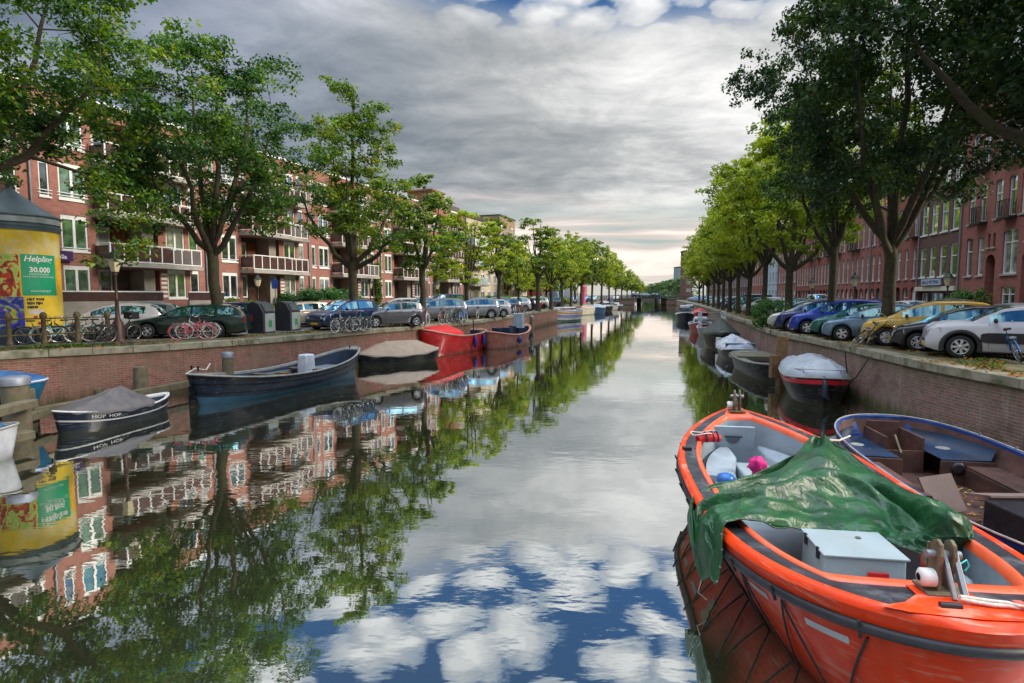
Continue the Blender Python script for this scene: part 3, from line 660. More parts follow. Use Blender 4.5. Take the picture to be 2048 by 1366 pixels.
def winmesh(w_, h, kind):
    k = (round(w_,2), round(h,2), kind)
    if k in WIN: return WIN[k]
    f = MB(); t = .07 if kind != 'double' else .09
    def fr(a, b, c, d): f.bb(a, b, -.045, .045, c, d)
    fr(0, t, 0, h); fr(w_-t, w_, 0, h); fr(t, w_-t, 0, t); fr(t, w_-t, h-t, h)
    if kind == 'double': fr(w_/2-.07, w_/2+.07, t, h-t-.16); fr(t, w_-t, h-t-.16, h-t)
    if kind == 'singlep': fr(t, w_-t, h-t-.16, h-t)
    if kind == 'sash': f.bb(t, w_-t, -.05, .04, h*.62, h*.62+.06)
    if kind == 'sash2': f.bb(t, w_-t, -.05, .04, h*.70, h*.70+.06); fr(w_/2-.035, w_/2+.035, t, h-t)
    if kind == 'big': fr(w_*.36, w_*.36+.06, t, h-t); fr(w_*.68, w_*.68+.06, t, h-t); f.bb(t, w_-t, -.05, .04, h*.72, h*.72+.06)
    p = MB().bb(t-.01, w_-t+.01, .012, .024, t-.01, h-t+.01)
    WIN[k] = (f.mesh('window', M_frame), p.mesh('pane', M_glass)); return WIN[k]
def window(parent, x, z, w_, h, kind='single', y=.10, gm=None, sill=None, name='window'):
    a, b = winmesh(w_, h, kind); o = inst(name, a, parent, (x, y, z)); p = inst('pane', b, o)
    if gm: paint(p, gm)
    if sill: MB_SILL(sill, x, z, w_)
    return o
def bldg_root(line, Y, label, cat, group, side):
    if side < 0: p = (-36.1+.364*Y, Y, 0); rz = math.atan2(1, .364)
    else: p = (21.16+.235*Y, Y, 0); rz = math.atan2(-1, -.235)
    return empty(line, p, rz, label, cat, group)
# ---- left: apartment complex made of repeating stair units
rows_z = [3.50, 6.15, 8.95, 11.75]
def railing(parent, x0, x1, z, y0=-1.3, pm=M_panel, side=True):
    n = max(2, round((x1-x0)/.85)); r = MB(); p = MB()
    for i in range(n+1):
        x = lerp(x0+.04, x1-.04, i/n); r.box((x, y0+.05, z+.50), (.07, .06, 1.05))
    r.bb(x0, x1, y0+.015, y0+.085, z+1.02, z+1.09); r.bb(x0, x1, y0+.02, y0+.08, z+.02, z+.08)
    for x in (x0, x1):
        r.bb(x-.03, x+.03, y0+.09, -.02, z+1.02, z+1.08); r.bb(x-.02, x+.02, y0+.09, -.02, z+.1, z+.15)
        p.bb(x-.012, x+.012, y0+.12, -.05, z+.17, z+.92)
    p.bb(x0+.08, x1-.08, y0+.04, y0+.06, z+.12, z+.95)
    ro = r.build('railing', M_frame, parent); p.build('railing_panel', pm, ro); return ro
def apartment(Y, label, k):
    root = bldg_root('apartment_building', Y, label, 'apartment building', 'brick apartment units on the left bank', -1)
    L = 10.69; w_ = MB(); holes = []; g = random.Random(k*7+3)
    W = []   # x, w, kind
    for ri, z in enumerate(rows_z):
        h = 1.85 if ri == 0 else 1.95
        for x, ww, kd in ((.55, .5, 'singlep'), (1.5, 1.4, 'double'), (7.8, 1.35, 'double'), (9.5, .7, 'singlep')):
            holes.append((x, x+ww, z, z+h)); W.append((x, z, ww, h, kd, ri))
        if ri: holes.append((3.35, 7.25, z-.55, z+2.0, 1.35))
        else: holes.append((3.35, 7.25, ZS+.15, z+1.75, 1.35))
    wallholes(w_, 0, L, ZS-.1, 14.6, holes, 0, .16)
    w_.quad((0,0,14.6),(L,0,14.6),(L,12,14.6),(0,12,14.6)); w_.quad((0,0,ZS-.1),(0,0,14.6),(0,12,14.6),(0,12,ZS-.1)); w_.quad((L,0,ZS-.1),(L,12,ZS-.1),(L,12,14.6),(L,0,14.6))
    w_.quad((0,12,ZS-.1),(0,12,14.6),(L,12,14.6),(L,12,ZS-.1))
    w_.build('wall', BK_L, root)
    tr = MB(); tr.bb(-.02, L-.0, -.10, .3, 14.6, 14.78); tr.build('roof_edge', M_frame, root)
    for x, z, ww, h, kd, ri in W:
        gm = g.choice([None, None, None, M_glassc, M_glass_g]); o = window(root, x, z, ww, h, kd, .09, gm)
        s = MB().bb(-.06, ww+.06, -.16, .02, -.10, -.003)
        if ri: s.bb(-.10, ww+.10, -.13, -.09, .14, .18)
        if ri > 1: s.bb(-.10, ww+.10, -.13, -.09, .30, .34)
        s.build('sill', M_frame, o)
    for ri, z in enumerate(rows_z):     # loggia back wall, door, blinds, pier
        zb = z-.55 if ri else ZS+.15; zt = z+2.0 if ri else z+1.75
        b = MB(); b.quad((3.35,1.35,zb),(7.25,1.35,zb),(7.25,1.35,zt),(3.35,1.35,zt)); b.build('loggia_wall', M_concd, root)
        pr = MB(); pr.bb(6.2, 6.95, .05, 1.3, zb, zt); pr.build('pier', M_conc, root)
        window(root, 3.5, zb+.35 if ri else 3.5, 1.5, 1.85, 'double', 1.24, g.choice([None, M_blind, None]))
        dd = MB(); dd.bb(5.15, 6.05, 1.24, 1.32, zb+.02, zb+2.15); dd.build('balcony_door', M_wdoor if ri else M_panel, root)
        if ri:
            zs_ = z-.55; sl = MB(); sl.bb(3.15, 7.35, -1.35, -.004, zs_-.26, zs_-.01); sl.bb(7.352, 9.75, -.95, -.004, zs_-.26, zs_-.01); so = sl.build('balcony_slab', M_conc, root)
            railing(root, 3.2, 7.3, zs_); railing(root, 7.42, 9.7, zs_, -.9, g.choice([M_panel, M_panel, M_concd]))
            if g.random() < .8:
                fp = inst('balcony_plants', cl_small, root, (g.uniform(3.8, 6.6), -.9, zs_+g.uniform(.3,.9)), g.uniform(0, 3), (1, .6, 1))
    # entrance louvre panel beside the pier
    lv = MB()
    for q in range(6): lv.bb(7.32, 7.74, -.02, .03, 3.55+q*.28, 3.70+q*.28)
    lv.build('louvre_panel', M_frame, root)
    pp = MB(); pp.tube([(.08,-.10,ZS),(.08,-.10,14.6)], .055, 8); pp.build('downpipe', M_zinc, root)
    # terrace parapet
    if k < 1:
        t1 = MB(); t1.bb(.3 if k else .3, 6.1, -1.7, -1.5, ZS, 3.35); t1.bb(7.9, L, -1.7, -1.5, ZS, 3.35); t1.build('terrace_wall', M_conc, root)
        t2 = MB(); t2.bb(.3, 6.1, -1.66, -1.6, 3.36, 3.86); t2.bb(7.9, L, -1.66, -1.6, 3.36, 3.86); t2.build('terrace_panel', M_panel, root)
        t3 = MB(); t3.bb(.3, 6.1, -1.69, -1.57, 3.862, 3.93); t3.bb(7.9, L, -1.69, -1.57, 3.862, 3.93); t3.build('terrace_rail', M_frame, root)
    return root
cl_small = leafmesh('balcony_plant', [(random.uniform(-.5,.5), 0, random.uniform(-.2,.2)) for _ in range(9)], 30, .2, .06, L_shrub, 12, .9)
for k, (Y, lab) in enumerate([(20.25,'brick apartment unit partly hidden behind the advertising column'),(30.3,'nearest fully visible brick apartment unit with the long concrete terrace wall'),(40.35,'brick apartment unit behind the grey containers and the beige estate car'),(50.4,'brick apartment unit behind the tall narrow topped elm'),(60.45,'brick apartment unit behind the slender elm'),(70.5,'last brick apartment unit before the pale block')]):
    apartment(Y, lab, k-1)
# ---- left: pale block with roof boxes, white low building, shops
def plain_house(line, Y, L, H, m, label, group, side, nc, rws, kd='single', ww=.8, hh=1.7, arch=False, depth=10, roof='flat', ground='door', gm=None, juliet=0, seed=1, beam=False, cat='house', y0=0.0, trimcol=None, sills=True, x_off=0):
    root = bldg_root(line, Y, label, cat, group, side); w_ = MB(); holes = []; g = random.Random(seed); pit = L/nc
    for ri, z in enumerate(rws):
        for c in range(nc):
            x = pit*(c+.5)-ww/2; holes.append((x, x+ww, z, z+hh))
    gh = []
    if ground == 'arches':
        for c in range(nc):
            x = pit*(c+.5)-.5; gh.append((x, x+1.0, ZS+.1, ZS+2.5, .25))
    elif ground == 'shop': gh.append((.25, L-.25, ZS+.1, ZS+2.1, .3))
    wallholes(w_, 0, L, ZS-.1, H, holes+gh, 0, .16)
    if arch:
        for h in holes: archfill(w_, h[0], h[1], h[3], -.0015, ww*.42)
    if ground == 'arches':
        for h in gh: archfill(w_, h[0], h[1], h[3], -.0015, .45)
    w_.quad((0,0,ZS-.1),(0,0,H),(0,depth,H),(0,depth,ZS-.1)); w_.quad((L,0,ZS-.1),(L,depth,ZS-.1),(L,depth,H),(L,0,H))
    w_.quad((0,depth,ZS-.1),(0,depth,H),(L,depth,H),(L,depth,ZS-.1))
    w_.build('wall', m, root)
    r = MB()
    if roof == 'flat': r.bb(-.0, L, -.12, depth+.1, H+.001, H+.22)
    else:
        r.add([(0,-.15,H),(L,-.15,H),(L,depth,H),(0,depth,H),(0,1.6,H+2.4),(L,1.6,H+2.4),(L,depth-1.6,H+2.4),(0,depth-1.6,H+2.4)], [(0,1,5,4),(4,5,6,7),(6,2,3,7),(0,4,7,3),(1,2,6,5),(0,3,2,1)])
        r.bb(0, L, -.28, -.151, H-.22, H+.02)
    r.build('roof', M_roof, root)
    for i, h in enumerate(holes):
        o = window(root, h[0], h[2], ww, hh, kd, .10, g.choice(gm) if gm else None)
    if sills:
        st = MB()
        for h in holes: st.bb(h[0]-.08, h[1]+.08, -.08, .06, h[2]-.11, h[2]-.003)
        st.build('sill_course', trimcol or M_stone, root)
    if ground == 'arches':
        for i, h in enumerate(gh):
            if g.random() < .55: window(root, h[0], h[2], 1.0, 2.4, 'sash', .18, g.choice([None, M_glassc]))
            else:
                d = MB().bb(h[0]+.02, h[1]-.02, .18, .24, h[2], h[3]-.0); d.build('front_door', g.choice([M_door, M_teal, M_frame]), root)
    for j in range(juliet):
        c = (j*3+seed) % nc; ri = 1 if len(rws) > 1 else 0; x = pit*(c+.5); z = rws[ri]; b = MB(); b.bb(x-.62, x+.62, -.42, -.004, z-.16, z-.06)
        for q in range(9): b.box((lerp(x-.6, x+.6, q/8), -.40, z+.42), (.02, .02, .95))
        for q in range(3):
            for sx in (-.6, .6): b.box((x+sx, -.1-.12*q, z+.42), (.02, .02, .95))
        b.bb(x-.62, x+.62, -.42, -.38, z+.87, z+.92); b.build('iron_balcony', M_iron, root)
    pp = MB(); pp.tube([(.06,-.09,ZS),(.06,-.09,H)], .05, 8); pp.build('downpipe', M_zinc, root)
    return root
pb = plain_house('apartment_building', 81.3, 12.5, 14.6, BK_P, 'pale sand coloured apartment block at the end of the brick units', None, -1, 5, [ZS+1.0, 5.4, 8.1, 10.9], 'double', 1.3, 1.6, seed=5, gm=[None, M_glassc], cat='apartment building')
for z in (5.2, 8.0, 10.8):
    s = MB().bb(.3, 5.4, -1.3, -.004, z-.25, z); s.build('balcony_slab', M_conc, pb); railing(pb, .35, 5.3, z, -1.25, M_blind)
rb = MB().bb(-2.0, 2.4, 2, 7, 14.85, 16.2); rb.build('roof_box', M_concd, pb); rb = MB().bb(-7.0, -3.6, 1.5, 5, 14.65, 17.1); rb.bb(-7.2,-3.4,1.3,5.2,17.102,17.3)
cr = rb.build('rooftop_plant_room', mat('brown_cladding', srgb(122,96,62), .7), pb); cc = MB()
for x in (-6.2, -4.6): cc.lathe([(.28,0),(.28,.2),(.12,.32),(.3,.42),(.3,.5)], (x, 3, 17.301), 10)
cc.build('roof_vent', M_roof, cr)
tw = plain_house('apartment_building', 93.5, 7.5, 16.4, brick('brick_ochre', srgb(176,140,112), srgb(156,122,98), srgb(160,140,120)), 'taller ochre brick apartment tower behind the pale block', None, -1, 3, [ZS+1, 5.4, 8.1, 10.9, 13.5], 'double', 1.3, 1.6, seed=8, gm=[None, M_glassc], cat='apartment building')
wh = MB()
lw = plain_house('low_building', 101.6, 5.5, 6.6, mat('render_pale', srgb(214,206,192), .8, var=.06), 'low white rendered building beyond the brick tower', None, -1, 3, [4.0], 'single', .9, 1.3, seed=3, cat='building', roof='flat')
for i, (u, Y, L, H, c, lab) in enumerate([(1082,128,14,5.2,srgb(150,52,48),'low shop building with dark red front'),(1112,138,16,5.0,srgb(120,150,186),'low shop building with pale blue front'),(1150,150,15,5.6,srgb(196,190,180),'low shop building with off white front'),(1160,172,18,8.5,srgb(150,104,92),'brick building seen beneath the merged left crowns')]):
    o = plain_house('shop_building', 0, L, ZS+H, mat('shop_render_%d' % i, c, .8), lab, 'buildings behind the park trees on the left', -1, 4, [ZS+.9, ZS+H*.55][:1 if H < 7 else 2], 'double', L/4*.7, 1.7, seed=i, cat='building')
    o.location = (xat(u, Y), Y, 0); o.rotation_euler.z = R(76)
# ---- right houses
RG = 'terraced houses on the right bank'
def A_house():
    root = bldg_root('brick_house', 39.4, 'rose red brick house with arched doorways at the right edge', 'house', RG, 1); w_ = MB(); H = 16.4
    rect = [(.8,1.55,4.95,7.45),(2.15,2.85,4.95,7.45),(4.85,6.3,4.95,7.55),(4.95,6.3,2.6,4.2)]
    for z0, z1 in ((8.35,10.7),(11.75,14.1)): rect += [(x, x+.75, z0, z1) for x in (.8,2.1,3.75,5.1,6.3,8.0,9.4)]
    doors = [(3.15,4.15,ZS+.1,6.2,.9),(6.75,7.9,ZS+.1,6.2,.9)]; sm = [(3.25,3.5,6.65,7.5),(3.8,4.05,6.65,7.5),(6.95,7.25,6.75,7.7)]
    big2 = [(8.6,10.0,4.95,7.55)]
    wallholes(w_, 0, 11.5, ZS-.1, H, rect+doors+sm+big2, 0, .2)
    for h in rect[:3]+rect[4:]+big2: archfill(w_, h[0], h[1], h[3], -.0015, .22)
    for h in doors: archfill(w_, h[0], h[1], h[3], -.0015, .5)
    for h in sm: archfill(w_, h[0], h[1], h[3], -.0015, .13)
    w_.quad((0,0,ZS-.1),(0,0,H),(0,10,H),(0,10,ZS-.1)); w_.quad((0,10,ZS-.1),(0,10,H),(11.5,10,H),(11.5,10,ZS-.1))
    w_.quad((11.5,0,ZS-.1),(11.5,10,ZS-.1),(11.5,10,H),(11.5,0,H)); w_.build('wall', BK_C, root)
    for h in rect+big2:
        ww = h[1]-h[0]; window(root, h[0], h[2], ww, h[3]-h[2], 'sash2' if ww > 1 else 'sash', .13, random.choice([None, None, M_glassc]))
    for h in sm: MB().bb(h[0], h[1], .12, .16, h[2], h[3]).build('niche_pane', M_glass, root)
    for h in doors: MB().bb(h[0], h[1], .84, .9, h[2], h[3]).build('front_door', M_door, root)
    st = MB()
    for h in rect+sm+big2: st.bb(h[0]-.08, h[1]+.08, -.09, .08, h[2]-.11, h[2]-.003)
    st.build('sill_course', M_stone, root)
    for x, z in ((2.47,8.35),(5.45,8.35),(2.47,11.75),(5.45,11.75)):
        b = MB(); b.bb(x-.6, x+.6, -.45, -.004, z-.18, z-.07)
        for q in range(10): b.box((lerp(x-.58, x+.58, q/9), -.43, z+.40), (.022, .022, .95))
        for sx in (-.58, .58):
            for q in range(3): b.box((x+sx, -.1-.12*q, z+.40), (.022, .022, .95))
        b.bb(x-.6, x+.6, -.45, -.41, z+.86, z+.91); b.build('iron_balcony', M_iron, root)
    MB().bb(0, 11.5, -.3, 10, H+.001, H+.35).build('roof', M_roof, root)
    MB().tube([(.06,-.09,ZS),(.06,-.09,H)], .055, 8).build('downpipe', M_zinc, root)
A_house()
bh = plain_house('brick_house', 45.35, 6.05, 15.0, BK_B, 'dark brown brick house with white sash windows and a shop sign', RG, 1, 4, [5.05, 8.25, 11.6], 'sash', .95, 2.2, seed=2, gm=[M_glass_g], roof='pitched', ground='shop', trimcol=M_white)
b = MB(); b.bb(.05, 6.0, -.22, -.004, 4.0, 4.32); b.build('shop_beam', M_cream, bh)
b = MB(); b.bb(.28, 5.75, .30, .34, ZS+.1, ZS+2.1); b.build('shop_front', M_door, bh)
for x, w1 in ((.5, .75), (2.1, .7), (2.9, .7), (4.7, .8)): window(bh, x, ZS+.25, w1, 1.75, 'sash', .24, M_glassc)
sg = MB().bb(1.5, 4.3, -.36, -.23, 4.42, 4.86); so = sg.build('shop_sign', mat('sign_pale_blue', srgb(176,192,214), .5, var=.05), bh)
tm = textmesh('GALLO VETTING', .34, .006, bold=.006); o = inst('sign_lettering', tm, so, (2.9, -.365, 4.53)); o.rotation_euler = (R(90), 0, 0); tm.materials.append(mat('sign_blue', srgb(38,58,96), .5))
for i, (Y, L, nc, lab) in enumerate([(55.1, 10.0, 7, 'red brick house with arched windows directly left of the brown brick house'),(64.8, 9.95, 7, 'red brick house with arched windows seen right of the second elm trunk'),(73.6, 8.95, 7, 'red brick house with arched windows between two elm trunks'),(82.3, 8.85, 7, 'red brick house with arched windows just right of the leaning elm')]):
    plain_house('brick_house', Y, L, 15.2, BK_R if i != 1 else BK_C, lab, RG, 1, nc, [5.0, 8.35, 11.7], 'sash', .62, 2.45, arch=True, ground='arches', juliet=3, seed=10+i, gm=[None, M_glass, M_glassc])
for i, (Y, L, nc, H, m, lab) in enumerate([(94, 11.9, 6, 13.0, BK_C, 'pinkish house just left of the leaning elm trunk'),(106, 12.2, 5, 11.5, mat('render_blue_grey', srgb(168,182,196), .8, var=.05), 'pale blue grey rendered house between the elm trunks'),(122, 16.3, 7, 13.5, BK_R, 'red house with dark window bands behind the right trunks'),(146, 24.6, 9, 14.0, BK_D, 'dark brick house row with light ground floor'),(176, 30.8, 10, 14.0, BK_D, 'second dark brick house row with light ground floor'),(208, 32.8, 10, 14.5, BK_B, 'brown house row at the right end of the bridge')]):
    plain_house('brick_house', Y, L, H, m, lab, RG, 1, nc, [2.6, 5.6, 8.6], 'sash', 1.1, 1.9, ground=None, seed=30+i, gm=[None, M_glassc])
for (u, Y, w_, dpt, H, lab) in [(1376, 236, 3.2, 6, 19.5, 'tall narrow brown building behind the first right crowns'), (1366, 400, 7, 12, 21, 'far grey blue office block above the distant trees')]:
    b = MB(); b.bb(-w_/2, w_/2, 0, dpt, 0, H); o = empty('distant_building', (xat(u, Y), Y, ZS), 0, lab, 'building', None)
    b.build('wall', BK_B if Y < 300 else mat('far_render', srgb(130,150,158), .8), o); g = MB()
    for z in range(3, int(H)-1, 3): g.bb(-w_/2+.6, w_/2-.6, -.12, -.01, z, z+1.5)
    g.build('window_band', M_glass, o); MB().bb(-w_/2-.2, w_/2+.2, -.3, dpt+.2, H+.001, H+.5).build('roof', M_roof, o)
# ---------------------------------------------------------------- bridge
def bridge():
    a = onz(1262, 612, 0); Yb = 212; XL, XR = edge_x(QL, Yb)-1, edge_x(QR, Yb)+1
    root = empty('canal_bridge', (0,0,0), 0, 'low three span canal bridge with brick piers and iron railing', 'bridge'); th = -.24
    n = 24; top = []; und = []
    def pt(t, dy, z):
        x, y = lerp(XL-10, XR+10, t), Yb+th*(lerp(XL-10, XR+10, t)-(XL+XR)/2); return (x, y+dy, z)
    def zt(t): return ZS+.05+.95*math.sin(math.pi*min(1, max(0, t)))
    d = MB(); rows = []
    for dy, dz in ((0,-.45),(0,0),(9,0),(9,-.45)): rows.append([pt(i/n, dy, zt(i/n)+dz) for i in range(n+1)])
    d.grid(rows+[rows[0]], 0, False); d.build('deck', M_iron, root)
    tl, tr = .40, .66
    for t0, t1 in ((.0, tl), (tr, 1.0)):
        ab = MB(); ledge = MB()
        m = 8; fr = [[pt(lerp(t0, t1, i/m), -.15, z) for i in range(m+1)] for z in (-.5,)]+[[pt(lerp(t0, t1, i/m), -.15, zt(lerp(t0, t1, i/m))-.452) for i in range(m+1)]]
        bk = [[pt(lerp(t0, t1, i/m), 9.15, z) for i in range(m+1)] for z in (-.5,)]
        bk2 = [[pt(lerp(t0, t1, i/m), 9.15, zt(lerp(t0, t1, i/m))-.452) for i in range(m+1)]]
        ab.grid(fr+bk2+bk, 0, False)
        for tt in (t0, t1): ab.quad(pt(tt,-.15,-.5), pt(tt,-.15,zt(tt)-.452), pt(tt,9.15,zt(tt)-.452), pt(tt,9.15,-.5))
        ledge.grid([[pt(lerp(t0, t1, i/m), dy, zt(lerp(t0, t1, i/m))+dz) for i in range(m+1)] for dy, dz in ((-.3,-.45),(-.3,-.2),(-.02,-.2))], 0, False)
        ab.build('abutment', M_brickwall_r, root); ledge.build('stone_band', M_coping, root)
    for tt in (.455, .605): 
        for dy in (1, 3, 5, 7): q = pt(tt, dy, 0); MB().tube([(q[0], q[1], -.5), (q[0], q[1], zt(tt)-.3)], .22, 8).build('pile', M_iron, root)
    for dy in (.2, 8.8):
        r = MB()
        for i in range(61):
            t = i/60; q = pt(t, dy, zt(t)+.5); r.box(q, (.06, .06, 1.0))
        for h in (.35, .65, 1.0): r.tube([pt(i/24, dy, zt(i/24)+h) for i in range(25)], .035, 5)
        r.build('railing', M_iron, root)
    return pt, zt
BP, BZ = bridge()
# ---------------------------------------------------------------- advertising column
def advert():
    c = onz(40, 684, ZS); Rr = .0; r = 76/FPX*c.y*1.0; H = 5.95; k = H/5.95
    root = empty('advertising_column', (c.x, c.y, ZS), 0, 'round advertising pillar with posters and dark conical roof', 'advertising column'); 
    M_y = mat('poster_yellow', srgb(222,190,40), .5, var=.1, scale=1.2, dirt=srgb(226,214,170), dirts=.7, dirtf=.9)
    M_navy = mat('column_blue_grey', srgb(80,98,106), .45, .2, var=.15, scale=3)
    MB().lathe([(r*.985,0),(r*.985,.55),(r*.955,.6)], n=48).build('base', mat('column_base', srgb(44,62,80), .6), root)
    MB().lathe([(r*.95,.6),(r*.95,4.30)], n=64, caps=False).build('poster_drum', M_y, root)
    MB().lathe([(r*.99,4.30),(r*1.0,4.42),(r*1.02,4.45),(r*1.02,4.50),(r*.97,4.52),(r*.97,4.58)], n=48).build('lower_collar', M_navy, root)
    band = MB().lathe([(r*1.0,4.58),(r*1.0,4.82)], n=48, caps=False).build('text_band', mat('column_band', srgb(150,164,168), .5), root)
    roof = MB().lathe([(r*1.04,4.82),(r*1.06,4.86),(r*1.0,4.90),(r*.62,5.28),(r*.32,5.62),(r*.13,5.86),(r*.10,5.9),(.09,6.0),(.13,6.06),(.09,6.14),(.02,6.3)], n=48).build('roof', M_navy, root)
    # angle that faces the camera
    face = math.atan2(-c.y, -c.x)
    def patch(name, a0, a1, z0, z1, m, rr, n=14, par=root):
        rows = [[(rr*math.cos(lerp(a0, a1, i/n)), rr*math.sin(lerp(a0, a1, i/n)), z) for i in range(n+1)] for z in (z0, z1)]
        return MB().grid(rows, 0, True).build(name, m, par)
    def ang(u): s = max(-1, min(1, (u-40)/76)); return face+math.asin(s)
    def zz(v): return (590-v)/FPX*c.y+EYE-ZS
    def pic(name, stops, sc, dist=1.5):
        m = bpy.data.materials.new(name); m.use_nodes = True; t = NT(m.node_tree); co = t.node('ShaderNodeTexCoord').outputs['Object']
        cc_ = t.ramp(t.noise(co, sc, 4, .55, dist), stops, 'EASE'); t.put(t.n['Principled BSDF'], 'Base Color', cc_); t.put(t.n['Principled BSDF'], 'Roughness', .4); return m
    foo = pic('poster_food', [(.36, srgb(150,190,70)),(.46, srgb(190,205,110)),(.52, srgb(190,60,20)),(.60, srgb(120,30,20)),(.7, srgb(230,150,60))], 1.5, 2.5)
    blu = pic('poster_flowers', [(.35, srgb(24,28,110)),(.46, srgb(40,60,170)),(.53, srgb(110,70,160)),(.6, srgb(120,190,60)),(.68, srgb(230,160,40))], 2.2, 1.5)
    f = r*.955; ga = M_green = mat('poster_green', srgb(30,160,116), .45, var=.06, scale=1)
    patch('poster', ang(-36), ang(46), zz(593), zz(513), foo, f); g = patch('poster', ang(49), ang(104), zz(591), zz(512), ga, f)
    patch('poster', ang(-36), ang(50), zz(670), zz(593.5), blu, f); yb = patch('poster', ang(52), ang(112), zz(668), zz(592.5), mat('poster_plain_yellow', srgb(232,200,60), .45, var=.06), f)
    patch('poster', ang(106), ang(112), zz(590), zz(518), mat('poster_orange', srgb(240,180,30), .5), f)
    M_wt, M_bk = mat('print_white', (.8,.8,.78), .5, var=.02), mat('print_black', (.02,.02,.02), .5, var=.02)
    def txt(s, u, v, size, m, par, shear=0, bold=0.0, al='CENTER'):
        me = textmesh(s, size, .001, al, shear, bold); a = ang(u)
        for vv in me.vertices:
            x, y = vv.co.x, vv.co.y; th = a+x/f; rr = f+.008+vv.co.z; vv.co = (rr*math.cos(th), rr*math.sin(th), zz(v)+y)
        me.materials.append(m); inst('lettering', me, par)
    txt('Helpling', 78, 525.5, .30, M_wt, g, .25, .006); txt('30.000', 79, 546, .27, M_wt, g, 0, .008); txt('schoonmakers', 78, 551.5, .12, M_wt, g); txt('vind je hulp in de huishouding', 78, 556, .09, M_wt, g); txt('www.helpling.nl', 79, 584, .11, M_wt, g)
    txt('HET WAS', 55, 600.5, .13, M_bk, yb, 0, .007, 'LEFT'); txt('EEN FIJN', 55, 608, .13, M_bk, yb, 0, .007, 'LEFT'); txt('MENS', 55, 615.5, .13, M_bk, yb, 0, .007, 'LEFT')
    patch('print_block', ang(57), ang(80), zz(627), zz(618), mat('print_grey', srgb(210,205,200), .5), f+.004, par=yb)
    me = MB().blob((0,0,0), (.07,.02,.07), 8).mesh('berry', mat('print_red', srgb(190,30,30), .5)); 
    for (u, v) in ((67,633),(73,645)): a = ang(u); o = inst('print_mark', me, yb, ((f+.005)*math.cos(a), (f+.005)*math.sin(a), zz(v)), a+R(90), (1,.3,1))
advert()
# purple sign on the facade
s = bldg_root('wall_sign', 31.55, 'small dark purple sign on the brick wall right of the advertising column', 'sign', None, -1)
MB().bb(-.55, .55, -.24, -.10, 5.55, 6.10).build('sign_panel', mat('sign_purple', srgb(60,24,88), .5), s)
tm = textmesh('u2a', .3, .006, bold=.01); tm.materials.append(M_white); o = inst('sign_lettering', tm, s, (0, -.25, 5.68)); o.rotation_euler = (R(90), 0, 0)
# ---------------------------------------------------------------- lamp posts
M_lampglass = mat('lamp_glass', srgb(206,196,160), .3, var=.05); M_lpost = mat('lamp_post_brown', srgb(78,54,48), .5, .2, var=.15)
def lamp(loc, label, H=3.6):
    o = empty('street_lamp', loc, random.uniform(0, 1.5), label, 'street lamp', 'classic lantern street lamps')
    MB().lathe([(.26,0),(.26,.10),(.20,.14),(.19,.75),(.13,.85),(.085,.95),(.06,H*.6),(.085,H*.6+.03),(.055,H*.6+.08),(.045,H-.15),(.09,H-.1),(.05,H)], n=14).build('post', M_lpost, o)
    MB().lathe([(.13,H),(.15,H+.05),(.26,H+.50)], n=6, sm=False, caps=False).build('lantern', M_lampglass, o)
    MB().lathe([(.31,H+.50),(.29,H+.54),(.16,H+.74),(.07,H+.80),(.07,H+.86),(.02,H+.98)], n=6, sm=False).build('lantern_cap', M_iron, o)
lamp(tuple(onz(238, 684, ZS)), 'brown lantern post beside the bicycle with the black crate', 2.75)
for u, Y, lab in [(518, 43, 'lantern post left of the beige estate car'), (742, 58, 'lantern post behind the tall narrow topped elm'), (875, 63, 'lantern post left of the dark blue van'), (1026, 84, 'lantern post between the park trees')]:
    lamp((xat(u, Y), Y, ZS), lab, 2.5)
for u, Y, lab in [(1891, 37, 'lantern post in front of the house with the shop sign'), (1706, 40, 'lantern post seen right of the second elm trunk'), (1622, 52, 'lantern post between the leaning elm and the next trunk')]:
    lamp((xat(u, Y), Y, ZS), lab, 2.45)
# blue parking sign
p = FL(466, 4.0); o = empty('parking_sign', tuple(p), 0, 'blue parking sign on a thin pole behind the first elm', 'sign'); MB().tube([(0,0,0),(0,0,2.9)], .03, 6).build('pole', M_steel, o); MB().bb(-.22,.22,-.05,-.03,2.2,2.85).build('sign_plate', mat('sign_blue_bright', srgb(30,70,140), .4), o)
# ---------------------------------------------------------------- iron railing on the left near the bridge
ro = empty('quay_railing', (0,0,0), 0, 'old iron railing on stout posts along the left quay edge', 'railing'); eq = offs(QL, .35)
posts = [(18,700),(88,694),(155,688),(217,684),(-60,706)]; M_oldpost = mat('old_post', srgb(96,84,62), .7, .2, var=.35, scale=12, dirt=srgb(120,110,60), dirtf=.5)
pw = [onz(u, v, ZS) for u, v in [(-52,700),(20,694),(90,689.5),(157,685.5),(217,682.5)]]
for q in pw:
    MB().lathe([(.11,0),(.12,.1),(.085,.2),(.075,.95),(.11,1.0),(.12,1.08),(.08,1.18),(.0,1.22)], (q.x,q.y,ZS+.01), 10).build('post', M_oldpost, ro)
for h in (.40, .98):
    MB().tube([(q.x,q.y,ZS+h) for q in pw], .028, 8).build('rail', M_oldpost, ro)
